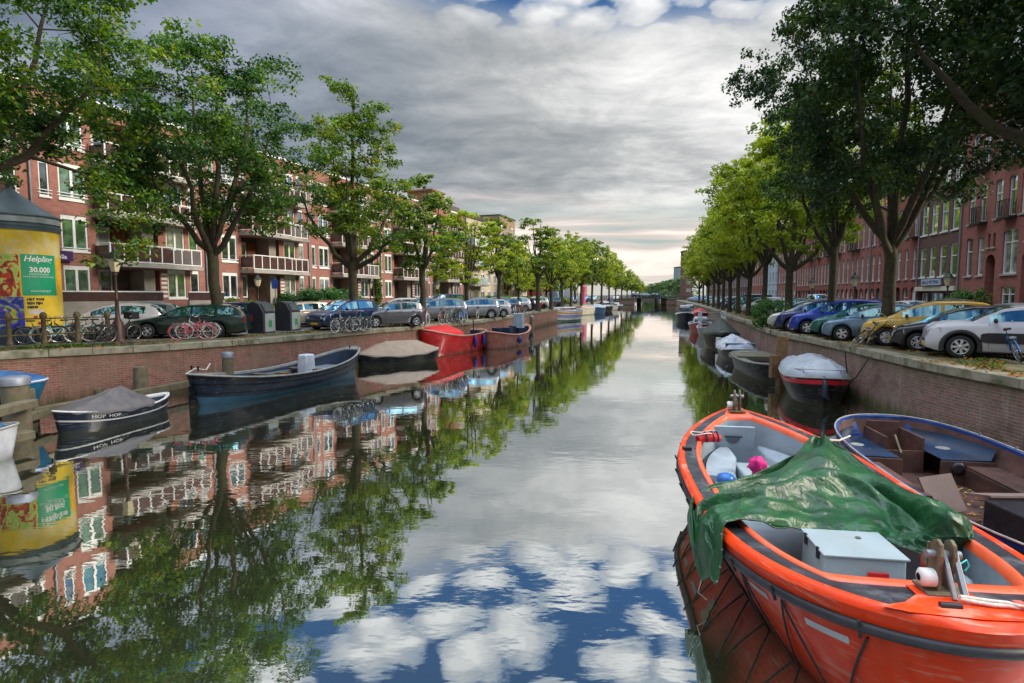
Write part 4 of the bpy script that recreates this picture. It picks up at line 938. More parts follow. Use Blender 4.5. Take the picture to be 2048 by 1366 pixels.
# ---------------------------------------------------------------- underground waste containers
M_bin = mat('container_dark', srgb(52,54,62), .5, var=.08); M_binf = mat('container_grey', srgb(170,178,176), .45, .2, var=.1)
def container(loc, rz, label):
    o = empty('waste_container', loc, rz, label, 'waste container', 'grey underground waste containers')
    prof = [(-.42,0),(.42,0),(.42,1.0),(.18,1.42),(-.10,1.52),(-.42,1.40)]
    M = Matrix(((1,0,0,0),(0,0,1,0),(0,1,0,0),(0,0,0,1)))
    MB().prism(prof, -.5, .5, 0, M).build('housing', M_bin, o, bevel=.02)
    MB().bb(.425,.46,-.40,.40,.08,.95).build('front_panel', M_binf, o); M2 = Matrix.Translation((.30,0,1.2))
    MB().box((.335,0,1.22), (.06,.7,.42), ry=R(-30)).build('intake_flap', mat('container_flap', srgb(120,128,132), .3, .6), o)
    MB().bb(.462,.468,-.12,.12,.3,.62).build('sticker', mat('sticker_green', srgb(60,150,90), .5), o)
    MB().bb(-.9,.9,-.9,.9,-.02,.012).build('base_plate', M_steel, o)
container(tuple(onz(524, 666, ZS+.02)), R(-10), 'left one of the two grey waste containers'); container(tuple(onz(577, 661, ZS+.02)), R(-10), 'right one of the two grey waste containers, nearer the red car')
# ---------------------------------------------------------------- bicycles
M_chrome = mat('chrome', srgb(190,190,190), .25, .9, var=.1); M_tyre = mat('tyre', (.016,.016,.018), .8, var=.2, scale=20); M_saddle = mat('saddle', srgb(50,36,30), .6)
M_white_t = mat('pale_tyre', srgb(200,196,186), .7)
def bike_proto():
    o = empty('bicycle'); r = .34
    tyre = MB(); n = 28
    tyre.tube([(r*math.cos(k*2*math.pi/n), 0, r*math.sin(k*2*math.pi/n)) for k in range(n)], .021, 6, close=True); tm_ = tyre.mesh('tyre', M_tyre)
    sp_ = MB(); sp_.tube([((r-.03)*math.cos(k*2*math.pi/n), 0, (r-.03)*math.sin(k*2*math.pi/n)) for k in range(n)], .012, 5, close=True)
    for k in range(14):
        a = k*math.pi/7; sp_.tube([(.02*math.cos(a), .02*(-1)**k, .02*math.sin(a)), ((r-.03)*math.cos(a), 0, (r-.03)*math.sin(a))], .0035, 3, caps=False)
    sp_.lathe([(.022,-.05),(.022,.05)], (0,0,0), 8, axis='Y'); sm_ = sp_.mesh('spokes', M_chrome)
    for x in (-.53, .55): wl = inst('wheel', tm_, o, (x,0,r)); inst('spokes', sm_, wl)
    f = MB(); t = .017; bb_, hd, st = (-.08,0,.30), (.36,0,.86), (-.27,0,.82)
    f.tube([st, bb_], t, 6); f.tube([(.33,0,.80), bb_], t*1.1, 6); f.tube([(.35,0,.84),(.1,0,.62),(-.2,0,.62)], t, 6); f.tube([hd,(.34,0,.72),(.42,0,.5),(.55,0,.36)], t, 6); f.tube([(.33,0,.93),(.36,0,.80)], t, 6)
    for s in (-.04, .04): f.tube([bb_, (-.53,s,.34)], .010, 5); f.tube([(-.25,0,.74), (-.53,s,.34)], .009, 5)
    f.build('frame', M_iron, o)
    h = MB(); h.tube([(.31,0,.92),(.30,0,1.06)], .013, 6); h.tube([(.12,-.30,1.05),(.26,-.29,1.10),(.33,-.12,1.10),(.33,.12,1.10),(.26,.29,1.10),(.12,.30,1.05)], .012, 6); h.build('handlebar', M_chrome, o)
    s = MB(); s.prism([(-.18,-.09),(-.18,.09),(-.05,.06),(.12,.02),(.12,-.02),(-.05,-.06)], 0, .05, 0, Matrix.Translation((-.29,0,.92))); s.tube([(-.28,0,.92),(-.27,0,.8)], .013, 6); s.build('saddle', M_saddle, o, bevel=.012)
    m = MB()
    for x in (-.53, .55): m.tube([(x+(r+.045)*math.cos(a), 0, r+(r+.045)*math.sin(a)) for a in [math.pi*q/10 for q in range(0, 11)]], .022, 5)
    m.build('mudguard', M_iron, o); c = MB(); c.bb(-.75,-.36,-.07,.07,.71,.73); c.tube([(-.72,.06,.72),(-.53,.05,.34)], .007, 4); c.tube([(-.72,-.06,.72),(-.53,-.05,.34)], .007, 4); c.build('luggage_rack', M_chrome, o)
    return o
BK = bike_proto(); first_bike = [True]
FR = {k: mat('bike_'+k, c, .4, .1, var=.1) for k, c in dict(green=srgb(70,120,110), mint=srgb(150,200,190), red=srgb(150,40,40), black=(.02,.02,.02), pink=srgb(200,90,110), blue=srgb(40,110,180), white=srgb(200,200,196), brown=srgb(100,70,50)).items()}
def bike(loc, rz, lean, fc, label, group=None, pale=False, big=1.0):
    o = BK if first_bike[0] else copytree(BK); first_bike[0] = False
    o.location = loc; o.rotation_euler = (lean, 0, rz); o.scale = (big,)*3; tag(o, label, 'bicycle', group)
    for c in o.children:
        b = c.name.split('.')[0]
        if b in ('frame', 'mudguard'): paint(c, FR[fc])
        if b == 'wheel': paint(c, {'pink': FR['pink']}.get(pale, M_white_t) if pale else M_tyre)
    return o
GB = 'bicycles leaning on the left quay railing'
for i, (u, v, rz, le, fc, lab, pale) in enumerate([(84,687,12,.10,'black','dark bicycle in front of the lowest yellow poster',False),(116,686,20,-.12,'mint','pale mint bicycle with white tyres left of the third railing post',True),(133,684,200,.1,'brown','brown bicycle squeezed behind the mint one',False),(150,684,15,.08,'white','white framed bicycle at the third railing post',True),(172,683,195,-.1,'green','green bicycle right of the third railing post',False),(188,682,18,.12,'red','red bicycle leaning at the fourth railing post',False),(206,681,190,-.08,'black','dark bicycle against the fourth railing post',False)]):
    p = onz(u, v, ZS+.02); bike(p, R(rz+30), le, fc, lab, GB, pale, .92)
b5 = bike(onz(243, 683, ZS+.02), R(70), .06, 'black', 'black upright bicycle with black crate beside the lantern post', None, False, .95)
cr = MB(); cr.bb(.26,.62,-.22,.22,.93,1.22); cr.build('front_crate', M_rubber, b5)
for i, (u, v, rz, le, fc, lab, pale) in enumerate([(384,679,30,.1,'pink','pink bicycle with pink rims left of the first elm trunk','pink'),(397,677,215,-.1,'white','white bicycle between the pink ones',True),(412,675,40,.1,'red','red bicycle with pale tyres beside the first elm trunk',True),(424,674,220,-.06,'pink','pink rimmed bicycle touching the first elm trunk','pink')]):
    bike(onz(u, v, ZS+.02), R(rz), le, fc, lab, 'bicycles by the first elm', pale, .92)
k = 0
cols = ['black','white','brown','green','black','blue','white','red']
def cluster(u0, u1, v0, v1, n, rz0, where):
    global k
    W = ['first','second','third','fourth','fifth','sixth','seventh','eighth','ninth','tenth','eleventh','twelfth']
    for i in range(n):
        t = i/max(1, n-1); c = cols[k % 8]; k += 1
        bike(onz(lerp(u0, u1, t), lerp(v0, v1, t), ZS+.02), R(rz0+random.uniform(-14, 14)+(180 if i % 3 == 1 else 0)), random.uniform(-.12,.12), c, '%s bicycle, %s from the left in the cluster %s' % (c, W[i], where), 'parked bicycles '+where, i % 3 == 0, .95)
cluster(684, 722, 664, 661, 5, 60, 'at the tall narrow topped elm')
cluster(786, 850, 653, 650, 10, 75, 'left of the slender elm')
cluster(886, 928, 646, 644, 7, 70, 'left of the yellow green elm')
cluster(958, 1000, 637, 634, 6, 70, 'behind the rust red boat')
cluster(1012, 1050, 630, 628, 5, 70, 'behind the floating jetty')
bike(onz(1722, 690, ZS+.04), R(35), R(38), 'black', 'grey bicycle lying tilted against the bumper of the grey blue car', None, True, 1.1)
b7 = bike(onz(2028, 722, ZS+.02), R(62), -.32, 'blue', 'bright blue bicycle leaning on the white car at the right edge', None, False, 1.0)
# people-free bridge traffic: bicycles on the far bridge railing
for i in range(8):
    t = .2+.08*i; q = BP(t, -.0, BZ(t)); bike((q[0], q[1]+.7, q[2]), R(-13), .05, cols[i], 'bicycle against the railing of the far bridge, number %s from the left' % ['one','two','three','four','five','six','seven','eight'][i], 'bicycles on the far bridge', False, 1.3)
# ---------------------------------------------------------------- pink pillar, moorings, timber wales
o = empty('advertising_pillar', (xat(1166,120), 120, ZS), 0, 'slim pink pillar among the far left trunks', 'advertising pillar'); MB().lathe([(.5,0),(.5,3.4),(.55,3.5),(.1,4.1)], n=14).build('drum', mat('pillar_pink', srgb(206,90,120), .5), o)
def post(u, v0, v1, Y, r, label, m=M_wood, cap=True, name='mooring_post'):
    b = ony(u, v1, Y); t_ = ony(u, v0, Y); o = empty(name, (b.x, Y, 0), random.uniform(0, 3), label, 'mooring post', 'timber mooring posts')
    MB().lathe([(r*1.02,-.6),(r,.3),(r*.97,t_.z*.7),(r*.95,t_.z)], n=12).build('pile', m, o)
    if cap: MB().lathe([(r*1.08,t_.z-.16),(r*1.1,t_.z+.02),(r*.9,t_.z+.06),(0,t_.z+.07)], n=12).build('cap', M_zinc, o)
    return o
post(456, 707, 745, 21.6, .20, 'capped mooring post behind the left half of the long dark boat'); post(577, 694, 715, 26.0, .20, 'capped mooring post behind the white engine cover'); post(661, 686, 700, 29.6, .2, 'capped mooring post behind the far end of the long dark boat'); post(730, 673, 700, 31.2, .21, 'capped mooring post between the long dark boat and the tarped boat')
post(283, 734, 788, 19.6, .23, 'grey square sided mooring post against the brick wall above the covered boat', M_wood, False)
post(36, 757, 860, 14.6, .30, 'thick mooring post with blue cap at the left edge'); post(1063, 632, 655, 57, .2, 'dark pile at the outer corner of the floating jetty')
post(1158, 620, 640, 88, .2, 'pile at the right end of the yellow and white striped boat')
sq = empty('mooring_post', tuple(ony(1563, 735, 23.2)*1)); sq.location.z = 0; tag(sq, 'square brown timber post standing through the open grey boat', 'mooring post', 'timber mooring posts'); zt = ony(1563, 672, 23.2).z
MB().bb(-.16,.16,-.16,.16,-.6,zt).build('pile', M_woodb, sq, bevel=.02); MB().bb(-.45,-.17,-.14,.14,.35,1.25).build('block', M_woodb, sq); MB().bb(.17,.42,-.14,.14,.35,1.25).build('block', M_woodb, sq)
ww = empty('timber_wale', (0,0,0), 0, 'long weathered timber beams fixed along the foot of the left quay', 'timber fender')
for (a, b, z, h) in [((-40,868),(95,822),.38,.22),((62,826),(385,766),.42,.24),((690,712),(860,674),.30,.25),((720,716),(860,682),.05,.2)]:
    p0, p1 = onz(*a, z), onz(*b, z); d = p1-p0; MB().box((p0+p1)/2, (d.length, .26, h), rz=math.atan2(d.y, d.x)).build('beam', M_wood, ww, bevel=.02)
for (u, v) in [(70,850),(200,812),(330,784),(705,716),(770,702)]:
    p = onz(u, v, .0); MB().tube([(p.x-.1,p.y+.1,-.6),(p.x-.1,p.y+.1,.55)], .13, 8).build('pile', M_wood, ww)
jt = empty('landing_stage', (0,0,0), 0, 'timber landing stage with crossed beams under the thick blue capped post', 'landing stage')
for z, dy in ((.95,0),(.35,.0)):
    p0, p1 = onz(-60, 838 if z > .5 else 893, z), onz(62, 806 if z > .5 else 868, z); d = p1-p0; MB().box((p0+p1)/2, (d.length, .35, .2), rz=math.atan2(d.y, d.x)).build('beam', M_wood, jt, bevel=.02)
for u, v in [(-10,880),(58,856)]:
    p = onz(u, v, 0); MB().bb(p.x-.14,p.x+.14,p.y-.14,p.y+.14,-.6,1.1).build('upright', M_wood, jt, bevel=.02)
# floating jetty
fj = empty('floating_jetty', (0,0,0), 0, 'low floating timber jetty with pale edge rails past the rust red boat', 'jetty'); a, b = onz(1052, 655, 0), onz(1104, 634, 0); d = b-a; L = d.length
for i in range(3): MB().box((a+b)/2+Vector((-.9,0,.25+.22*i-.1)), (L, 2.2-.5*i, .08), rz=math.atan2(d.y, d.x)).build('deck', M_wood, fj)
# orange cones/traffic: small white traffic cone by shop
# ---------------------------------------------------------------- cars
def carpaint(name, c, metal=.25):
    m = bpy.data.materials.new('paint_'+name); m.use_nodes = True; t = NT(m.node_tree); b = t.n['Principled BSDF']
    co = t.node('ShaderNodeTexCoord').outputs['Object']; n = t.noise(co, 1.4, 4, .6); zz = t.node('ShaderNodeSeparateXYZ', ins={0: co}).outputs[2]
    dust = t.math('MULTIPLY', t.step(t.math('ADD', zz, t.math('MULTIPLY', n, .35)), .75, .25), .35)
    t.put(b, 'Base Color', t.mix(dust, c, srgb(120,112,100))); t.put(b, 'Metallic', metal); t.put(b, 'Roughness', t.math('MULTIPLY_ADD', dust, .6, .28)); t.put(b, 'Coat Weight', .55); t.put(b, 'Coat Roughness', .04)
    return m
CP = {k: carpaint(k, srgb(*c), mt) for k, (c, mt) in dict(white=((205,206,212), 0), black=((16,20,28), .2), yellow=((226,184,74), .1), greyblue=((104,134,156), .5), green=((20,104,92), .3), blue=((24,62,170), .25), navy=((20,34,92), .3), cream=((200,200,186), .1),
    white_dimmed=((186,186,188), 0), silver_dimmed=((134,140,146), .3), silver=((150,156,162), .5), dgreen=((14,44,34), .3), dblue=((18,42,80), .3), beige=((196,186,168), .4), red=((130,24,28), .1), grey=((96,96,100), .5), lblue=((92,126,152), .2), teal=((40,110,120), .3)).items()}  # left bank white and silver copies, darkened in colour against sun glare
G_car = glassy('car_glass', (.02,.05,.06), .02, 1.4, (.50,.88,1.0)); M_light = mat('headlight_lens', srgb(206,212,216), .12, .5, var=.15, scale=20); M_tail = mat('tail_lens', srgb(150,20,20), .2)
M_plate = mat('plate_yellow', srgb(226,176,30), .45, var=.05); M_black = mat('black_plastic', (.016,.017,.020), .45, var=.2); M_alloy = mat('alloy', srgb(190,194,200), .3, .75, var=.1, scale=10); M_under = mat('underbody', (.006,.006,.006), .9)
STY = dict(
 hatch=dict(L=3.9, W=.86, wh=(.74,3.22), r=.30, belt=[(0,.50),(.06,.66),(.22,.78),(1.0,.96),(3.5,1.02),(3.9,.98)], roof=[(.80,.92),(1.25,1.17),(1.75,1.39),(2.2,1.475),(2.7,1.49),(3.25,1.45),(3.6,1.33),(3.84,1.0)], win=[(1.30,2.28),(2.38,3.28)], ws=1.95, rw=3.42),
 mpv=dict(L=4.1, W=.88, wh=(.80,3.40), r=.32, belt=[(0,.52),(.06,.74),(.25,.90),(.95,1.03),(3.7,1.08),(4.1,1.02)], roof=[(.66,.96),(1.2,1.28),(1.7,1.50),(2.2,1.60),(3.0,1.62),(3.6,1.56),(3.9,1.40),(4.05,1.06)], win=[(1.25,2.35),(2.46,3.55)], ws=1.85, rw=3.72),
 suv=dict(L=4.16, W=.90, wh=(.82,3.42), r=.34, belt=[(0,.55),(.05,.84),(.22,.97),(.6,1.03),(1.1,1.05),(3.8,1.08),(4.16,1.02)], roof=[(1.0,1.02),(1.35,1.24),(1.8,1.46),(2.3,1.54),(3.2,1.54),(3.7,1.46),(4.1,1.06)], win=[(1.45,2.45),(2.55,3.6)], ws=2.0, rw=3.75),
 wagon=dict(L=4.7, W=.88, wh=(.88,3.60), r=.31, belt=[(0,.48),(.08,.66),(.3,.74),(1.3,.92),(4.4,.98),(4.7,.92)], roof=[(1.15,.88),(1.6,1.10),(2.1,1.35),(2.6,1.43),(3.4,1.45),(4.1,1.40),(4.4,1.28),(4.65,.95)], win=[(1.65,2.55),(2.65,3.5),(3.6,4.25)], ws=2.3, rw=4.28),
 van=dict(L=4.7, W=.92, wh=(.80,3.80), r=.33, belt=[(0,.6),(.05,.9),(.3,1.05),(.8,1.15),(4.6,1.18),(4.7,1.1)], roof=[(.6,1.08),(1.1,1.50),(1.5,1.82),(2.0,1.93),(4.3,1.93),(4.62,1.82),(4.68,1.15)], win=[(1.2,2.1),(2.3,3.3),(3.4,4.3)], ws=1.6, rw=4.55))
def wheelmeshes(r, style=0):
    ty = MB().lathe([(r*.62,-.09),(r*.90,-.105),(r*.985,-.08),(r,-.04),(r,.04),(r*.985,.08),(r*.90,.105),(r*.62,.09)], n=28, axis='Y', caps=False).lathe([(.001,.02),(r*.64,.02)], n=20, axis='Y', caps=False).mesh('tyre', M_tyre)
    rm = MB(); R0 = r*.64
    rm.lathe([(R0*.90,.055),(R0*.93,.095),(R0*1.0,.10),(R0*1.02,.06)], n=28, axis='Y', caps=False); rm.lathe([(.001,.088),(R0*.20,.085),(R0*.22,.05)], n=12, axis='Y', caps=False)
    ns = {0: 5, 1: 10, 2: 6, 3: 7}[style]; wd = {0: .20, 1: .085, 2: .26, 3: .15}[style]
    for k in range(ns):
        a = 2*math.pi*k/ns+(.16*(k % 2) if style == 1 else 0); c, s = math.cos(a), math.sin(a); w0, w1 = R0*wd*.7, R0*wd*1.25
        P = [(R0*.12, -w0), (R0*.94, -w1), (R0*.94, w1), (R0*.12, w0)]; vs = [(x*c-z*s, y, x*s+z*c) for y in (.05, .085) for x, z in P]
        rm.add(vs, [(0,1,2,3)[::-1], (4,5,6,7), (0,1,5,4), (1,2,6,5), (2,3,7,6), (3,0,4,7)])
    return ty, rm.mesh('rim', M_alloy)
def car_proto(style, simple=False, rim=0, clad=False):
    S = STY[style]; L, W, r = S['L'], S['W'], S['r']; root = empty('parked_car')
    def X(x): return L/2-x
    def hw(x):
        k = abs(x-L/2)/(L/2); return W*(1-.06*k**2-.16*max(0, k-.80)/.20*max(0, k-.80)/.20)
    base = .20
    def zb(x):
        z = base+.10*max(0, abs(x-L/2)/(L/2)-.85)/.15
        for xw in S['wh']:
            d = abs(x-xw); ra = r+.055
            if d < ra: z = max(z, r+math.sqrt(ra*ra-d*d)*1.0)
        return z
    xs = set(np.linspace(0, L, 15 if simple else 33).round(3).tolist())
    for xw in S['wh']:
        for a in np.linspace(0, math.pi, 7 if simple else 13): xs.add(round(xw+(r+.0545)*math.cos(a), 3))
    xs |= {.03, .08, L-.05}; xs = sorted(x for x in xs if 0 <= x <= L); rows = []
    for x in xs:
        h, b, s = hw(x), zb(x), pl(S['belt'], x); b2 = min(b, s-.06)
        half = [(.93*h, b2), (.985*h, b2+.05), (1.0*h, max(b2+.07, lerp(base, s, .55))), (.99*h, max(b2+.09, lerp(base, s, .82))), (.95*h, s-.015), (.86*h, s+.012), (.45*h, s+.035), (0, s+.045)]
        rows.append([(X(x), y, z) for y, z in half]+[(X(x), -y, z) for y, z in half[:-1][::-1]])
    b = MB().grid(rows, 0, True); n = len(rows[0])
    b.add(rows[0], [tuple(range(n))[::-1]], 0, False); b.add(rows[-1], [tuple(range(n))], 0, False)
    # cabin
    rf = S['roof']; x0, x1 = rf[0][0], rf[-1][0]; cs = sorted(set(np.linspace(x0, x1, 18 if simple else 36).round(3).tolist()+[round(v, 3) for wn in S['win'] for v in wn]+[S['ws'], S['rw']]))
    rw_ = []; gl = MB(); gs = {}; gr = MB()
    for x in cs:
        zr, zt = pl(rf, x), pl(S['belt'], x)-.02; hgt = max(zr-zt, .01); yb = hw(x)*.90; yt = hw(x)*lerp(.88, .70, min(1, hgt/.5)); half = []
        for t in (0, .12, .80, .93): half.append((lerp(yb, yt, t**1.15), zt+hgt*t))
        half += [(yt*.88, zr-.012), (yt*.5, zr+.012), (0, zr+.02)]
        rw_.append([(X(x), y, z) for y, z in half]+[(X(x), -y, z) for y, z in half[:-1][::-1]])
    m = len(rw_[0])
    for i in range(len(cs)-1):
        xm = (cs[i]+cs[i+1])/2
        for j in range(m-1):
            q = [rw_[i][j], rw_[i][j+1], rw_[i+1][j+1], rw_[i+1][j]]; side = j in (1, m-3); top = 3 <= j <= m-5
            if side and any(a < xm < c for a, c in S['win']): tgt = gs.setdefault((j, sum(xm > a for a, c in S['win'])), MB())
            elif top and xm < S['ws'] and j not in (3, m-5): tgt = gl
            elif top and xm > S['rw'] and j not in (3, m-5): tgt = gr
            else: tgt = b
            tgt.add(q, [(0,1,2,3)], 0, True)
    body = b.build('body', CP['silver'], root)
    gl.build('windshield', G_car, root); [g_.build('side_window', G_car, root) for g_ in gs.values()]; gr.build('rear_window', G_car, root)
    MB().bb(X(L-.25), X(.25), -W*.74, W*.74, .16, .62).build('underbody', M_under, root)
    ty, rm = wheelmeshes(r, rim)
    for xw in S['wh']:
        for s in (1, -1):
            wo = inst('wheel', ty, root, (X(xw), s*(W-.13), r), 0 if s > 0 else math.pi)
            if not simple: inst('rim', rm, wo)
    zb0 = pl(S['belt'], .1)
    for s in (1, -1):
        hl = MB(); hx = .14; hl.grid([[(X(.03+.0*k), s*W*lerp(.48, .80, k/4), zb0-.10-.02*k+dz) for k in range(5)]+[(X(.10), s*(hw(.1)*.965), zb0-.10+dz), (X(.36), s*(hw(.36)*.995), zb0-.055+dz)] for dz in (-.07, .03, .07)], 0, True, flip=(s < 0))
        h_ = hl.build('headlight', M_light, root); h_.location.x = .012
        MB().box((X(L)+.02, s*W*.72, pl(S['belt'], L-.1)-.16), (.05, .2, .26)).build('tail_light', M_tail, root)
    if not simple:
        MB().box((X(0)+.004, 0, .36), (.02, .52, .11)).build('number_plate', M_plate, root)
        g = MB(); g.box((X(0)-.0, 0, .50), (.02, W*.9, .07)); g.box((X(0), 0, .25), (.02, W*1.2, .09)); g.build('grille', M_black, root)
        for s in (1, -1):
            mr = MB(); mr.blob((X(S['win'][0][0]+.12), s*(W+.06), pl(S['belt'], 1.3)+.06), (.06,.10,.075), 10); mr.build('mirror', M_black, root)
        t = MB()
        for s in (1, -1):
            for xw in ([S['win'][0][0]+.0, S['win'][1][0]-.04, S['win'][1][1]-.1]):
                t.tube([(X(xw), s*hw(xw)*1.001, base+.12), (X(xw), s*hw(xw)*1.002, lerp(base, pl(S['belt'], xw), .6)), (X(xw), s*hw(xw)*.962, pl(S['belt'], xw)-.02)], .005, 4)
            for xw in (S['win'][1][0]-.18, S['win'][1][1]-.25): t.box((X(xw), s*hw(xw)*.998, pl(S['belt'], xw)-.11), (.16, .02, .025))
            t.box((0, s*W*.945, base+.03), (L*.42, .03, .07))
        t.build('door_trim', M_black, root)
    if clad:
        for s in (1, -1):
            for xw in S['wh']:
                c = MB(); c.grid([[(X(xw+rr*math.cos(a)), s*(hw(xw)*yy), r+rr*math.sin(a)) for a in np.linspace(-.25, math.pi+.25, 17)] for rr, yy in ((r+.045, .96),(r+.05, 1.018),(r+.16, 1.018),(r+.17, .98))], 0, True, flip=(s > 0)); c.build('wheel_arch_trim', M_black, root)
            c = MB(); pr = []
            for a in np.linspace(0, 2*math.pi, 24, endpoint=False): e = lambda v: math.copysign(abs(v)**.35, v); pr.append((X(2.12)+.86*e(math.cos(a)), .62+.15*e(math.sin(a))))
            M = Matrix(((1,0,0,0),(0,0,1,0),(0,1,0,0),(0,0,0,1))); c.prism(pr, s*W*.97, s*(W+.022), 0, M)
            for q in range(3): c.box((X(2.12), s*(W+.024), .56+.06*q), (1.35, .012, .018))
            c.build('side_cladding', M_black, root)
    return root
PROTO = {}
def ordn(i):
    if i < 20: return W12[i]
    return ('twenty','thirty','forty','fifty')[(i+1)//10-2]+('-'+W12[(i+1)%10-1] if (i+1) % 10 else 'th')
W12 = ['first','second','third','fourth','fifth','sixth','seventh','eighth','ninth','tenth','eleventh','twelfth','thirteenth','fourteenth','fifteenth','sixteenth','seventeenth','eighteenth','nineteenth','twentieth']
def car(style, paintk, loc, heading, label, group=None, simple=False, rim=0, clad=False, cat='car', jit=0):
    key = (style, simple, rim, clad)
    if key not in PROTO: PROTO[key] = o = car_proto(*key)
    else: o = copytree(PROTO[key])
    o.location = loc; o.rotation_euler = (0, 0, heading); tag(o, label, cat, group)
    for c in o.children:
        if c.name.startswith('body'): paint(c, CP[paintk])
    return o
def car_by_wheel(style, pk, p, heading, label, group, side=1, which=0, **kw):
    S = STY[style]; lx, ly = S['L']/2-S['wh'][which], side*(S['W']-.03); c, s = math.cos(heading), math.sin(heading)
    return car(style, pk, (p.x-(c*lx-s*ly), p.y-(s*lx+c*ly), ZS+.01), heading, label, group, **kw)
CRG = 'cars parked nose to the water on the right quay'; h0 = math.atan2(.52, -.85)
for (u, Y, st, pk, rim, clad, lab) in [
    (1919, 16.6, 'suv', 'white', 3, True, 'white crossover with black wheel arches and black side cladding at the right edge'),
    (1835, 18.7, 'hatch', 'black', 1, False, 'black hatchback with two tone alloy wheels between the white and the yellow car'),
    (1772, 20.7, 'mpv', 'yellow', 2, False, 'yellow compact car parked right of the massive elm'),
    (1683, 23.0, 'hatch', 'greyblue', 0, False, 'grey blue hatchback just left of the massive elm'),
    (1657, 24.9, 'hatch', 'green', 2, False, 'dark green hatchback behind the grey blue car'),
    (1614, 26.9, 'mpv', 'blue', 0, False, 'bright blue car whose bonnet hides the second elm foot'),
    (1583, 28.7, 'mpv', 'navy', 2, False, 'royal blue car between the bright blue and the cream car'),
    (1563, 30.6, 'hatch', 'cream', 0, False, 'cream hatchback directly right of the round green shrub')]:
    Yf = Y; p = Vector((xat(u, Y), Y, 0)); car_by_wheel(st, pk, p, h0, lab, CRG, rim=rim, clad=clad)
pal = ['lblue','silver','navy','white','teal','greyblue','silver','blue','cream','grey','lblue','green','white','dblue','silver','navy']; W12 = ['first','second','third','fourth','fifth','sixth','seventh','eighth','ninth','tenth','eleventh','twelfth','thirteenth','fourteenth','fifteenth','sixteenth','seventeenth','eighteenth','nineteenth','twentieth']
h1 = math.atan2(.50, -.866); Y = 33.2; i = 0
while Y < 175:
    X_ = edge_x(QR, Y)+2.3; pk = pal[i % 16]; car_by_wheel(['hatch','mpv','hatch','wagon','suv','hatch','van'][i % 7 if i % 7 != 6 or i == 13 else 0], pk, Vector((X_, Y, 0)), h1, ('%s car, %s beyond the cream hatchback on the right quay' % (dict(lblue='pale blue', greyblue='grey blue', dblue='dark blue').get(pk, pk), ordn(i))), CRG, simple=Y > 52, rim=0)
    i += 1; Y += 2.75 if Y < 90 else 3.1
for i, (Y, pk, st) in enumerate([(27,'silver','wagon'),(33,'grey','mpv'),(39,'white','wagon'),(45.5,'navy','wagon'),(52,'silver','hatch'),(58,'dblue','mpv'),(65,'white','van'),(72,'silver','hatch'),(80,'grey','wagon')]):
    car(st, pk, (edge_x(QR, Y)+11.2, Y, ZS+.01), R(-103), '%s car along the far kerb by the right houses, %s from the right' % (dict(dblue='dark blue').get(pk, pk), W12[i]), 'cars along the right house fronts', simple=Y > 50)
CLG = 'cars parked on the left quay'
for (u, v, st, pk, hd, wh, rim, lab) in [
    (150, 680, 'hatch', 'white_dimmed', 200, 0, 0, 'white hatchback behind the railing bicycles'),
    (205, 672, 'hatch', 'silver_dimmed', 200, 0, 2, 'silver hatchback half hidden by the white hatchback'),
    (294, 678, 'wagon', 'dgreen', 192, 0, 0, 'dark green estate car nearest the camera on the left quay'),
    (484, 659, 'wagon', 'dblue', 197, 1, 0, 'blue estate car seen just right of the first elm trunk'),
    (549, 657, 'wagon', 'beige', 222, 0, 0, 'beige estate car behind the two grey containers'),
    (628, 650, 'hatch', 'red', 236, 0, 2, 'dark red hatchback between the beige estate and the dark blue car'),
    (676, 661, 'mpv', 'dblue', 240, 0, 0, 'dark blue people carrier facing the camera with a yellow number plate'),
    (752, 656, 'hatch', 'grey', 214, 0, 0, 'grey hatchback right of the tall narrow topped elm'),
    (760, 640, 'mpv', 'white_dimmed', 214, 0, 0, 'white car behind the grey hatchback'),
    (800, 643, 'mpv', 'lblue', 214, 0, 0, 'light blue car behind the bicycle cluster'),
    (840, 644, 'mpv', 'silver_dimmed', 214, 0, 0, 'silver car cut by the slender elm trunk'),
    (884, 628, 'van', 'dblue', 236, 0, 0, 'dark blue van right of the slender elm'),
    (916, 638, 'mpv', 'silver_dimmed', 214, 0, 0, 'silver people carrier left of the yellow green elm'),
    (948, 635, 'hatch', 'white_dimmed', 214, 0, 0, 'white hatchback right of the yellow green elm'),
    (966, 625, 'mpv', 'lblue', 214, 0, 0, 'pale blue car left of the thin ragged elm'),
    (982, 627, 'hatch', 'grey', 214, 0, 0, 'grey hatchback touching the thin ragged elm'),
    (1004, 624, 'mpv', 'white_dimmed', 214, 0, 0, 'white car right of the thin ragged elm'),
    (1020, 622, 'hatch', 'dblue', 214, 0, 0, 'dark blue car left of the low round elm'),
    (1034, 620, 'hatch', 'red', 214, 0, 0, 'red car behind the low round elm'),
    (1050, 618, 'mpv', 'white_dimmed', 214, 0, 0, 'white car right of the low round elm'),
    (1064, 616, 'hatch', 'lblue', 214, 0, 0, 'pale blue car left of the tall thin elm'),
    (1085, 615, 'hatch', 'grey', 214, 0, 0, 'grey car right of the tall thin elm')]:
    p = onz(u, v, ZS); far_ = p.y > 50; hd = 190 if hd == 214 and v < 646 else hd; car_by_wheel(st, pk, p, R(hd), lab, CLG, which=wh, rim=rim, simple=far_)
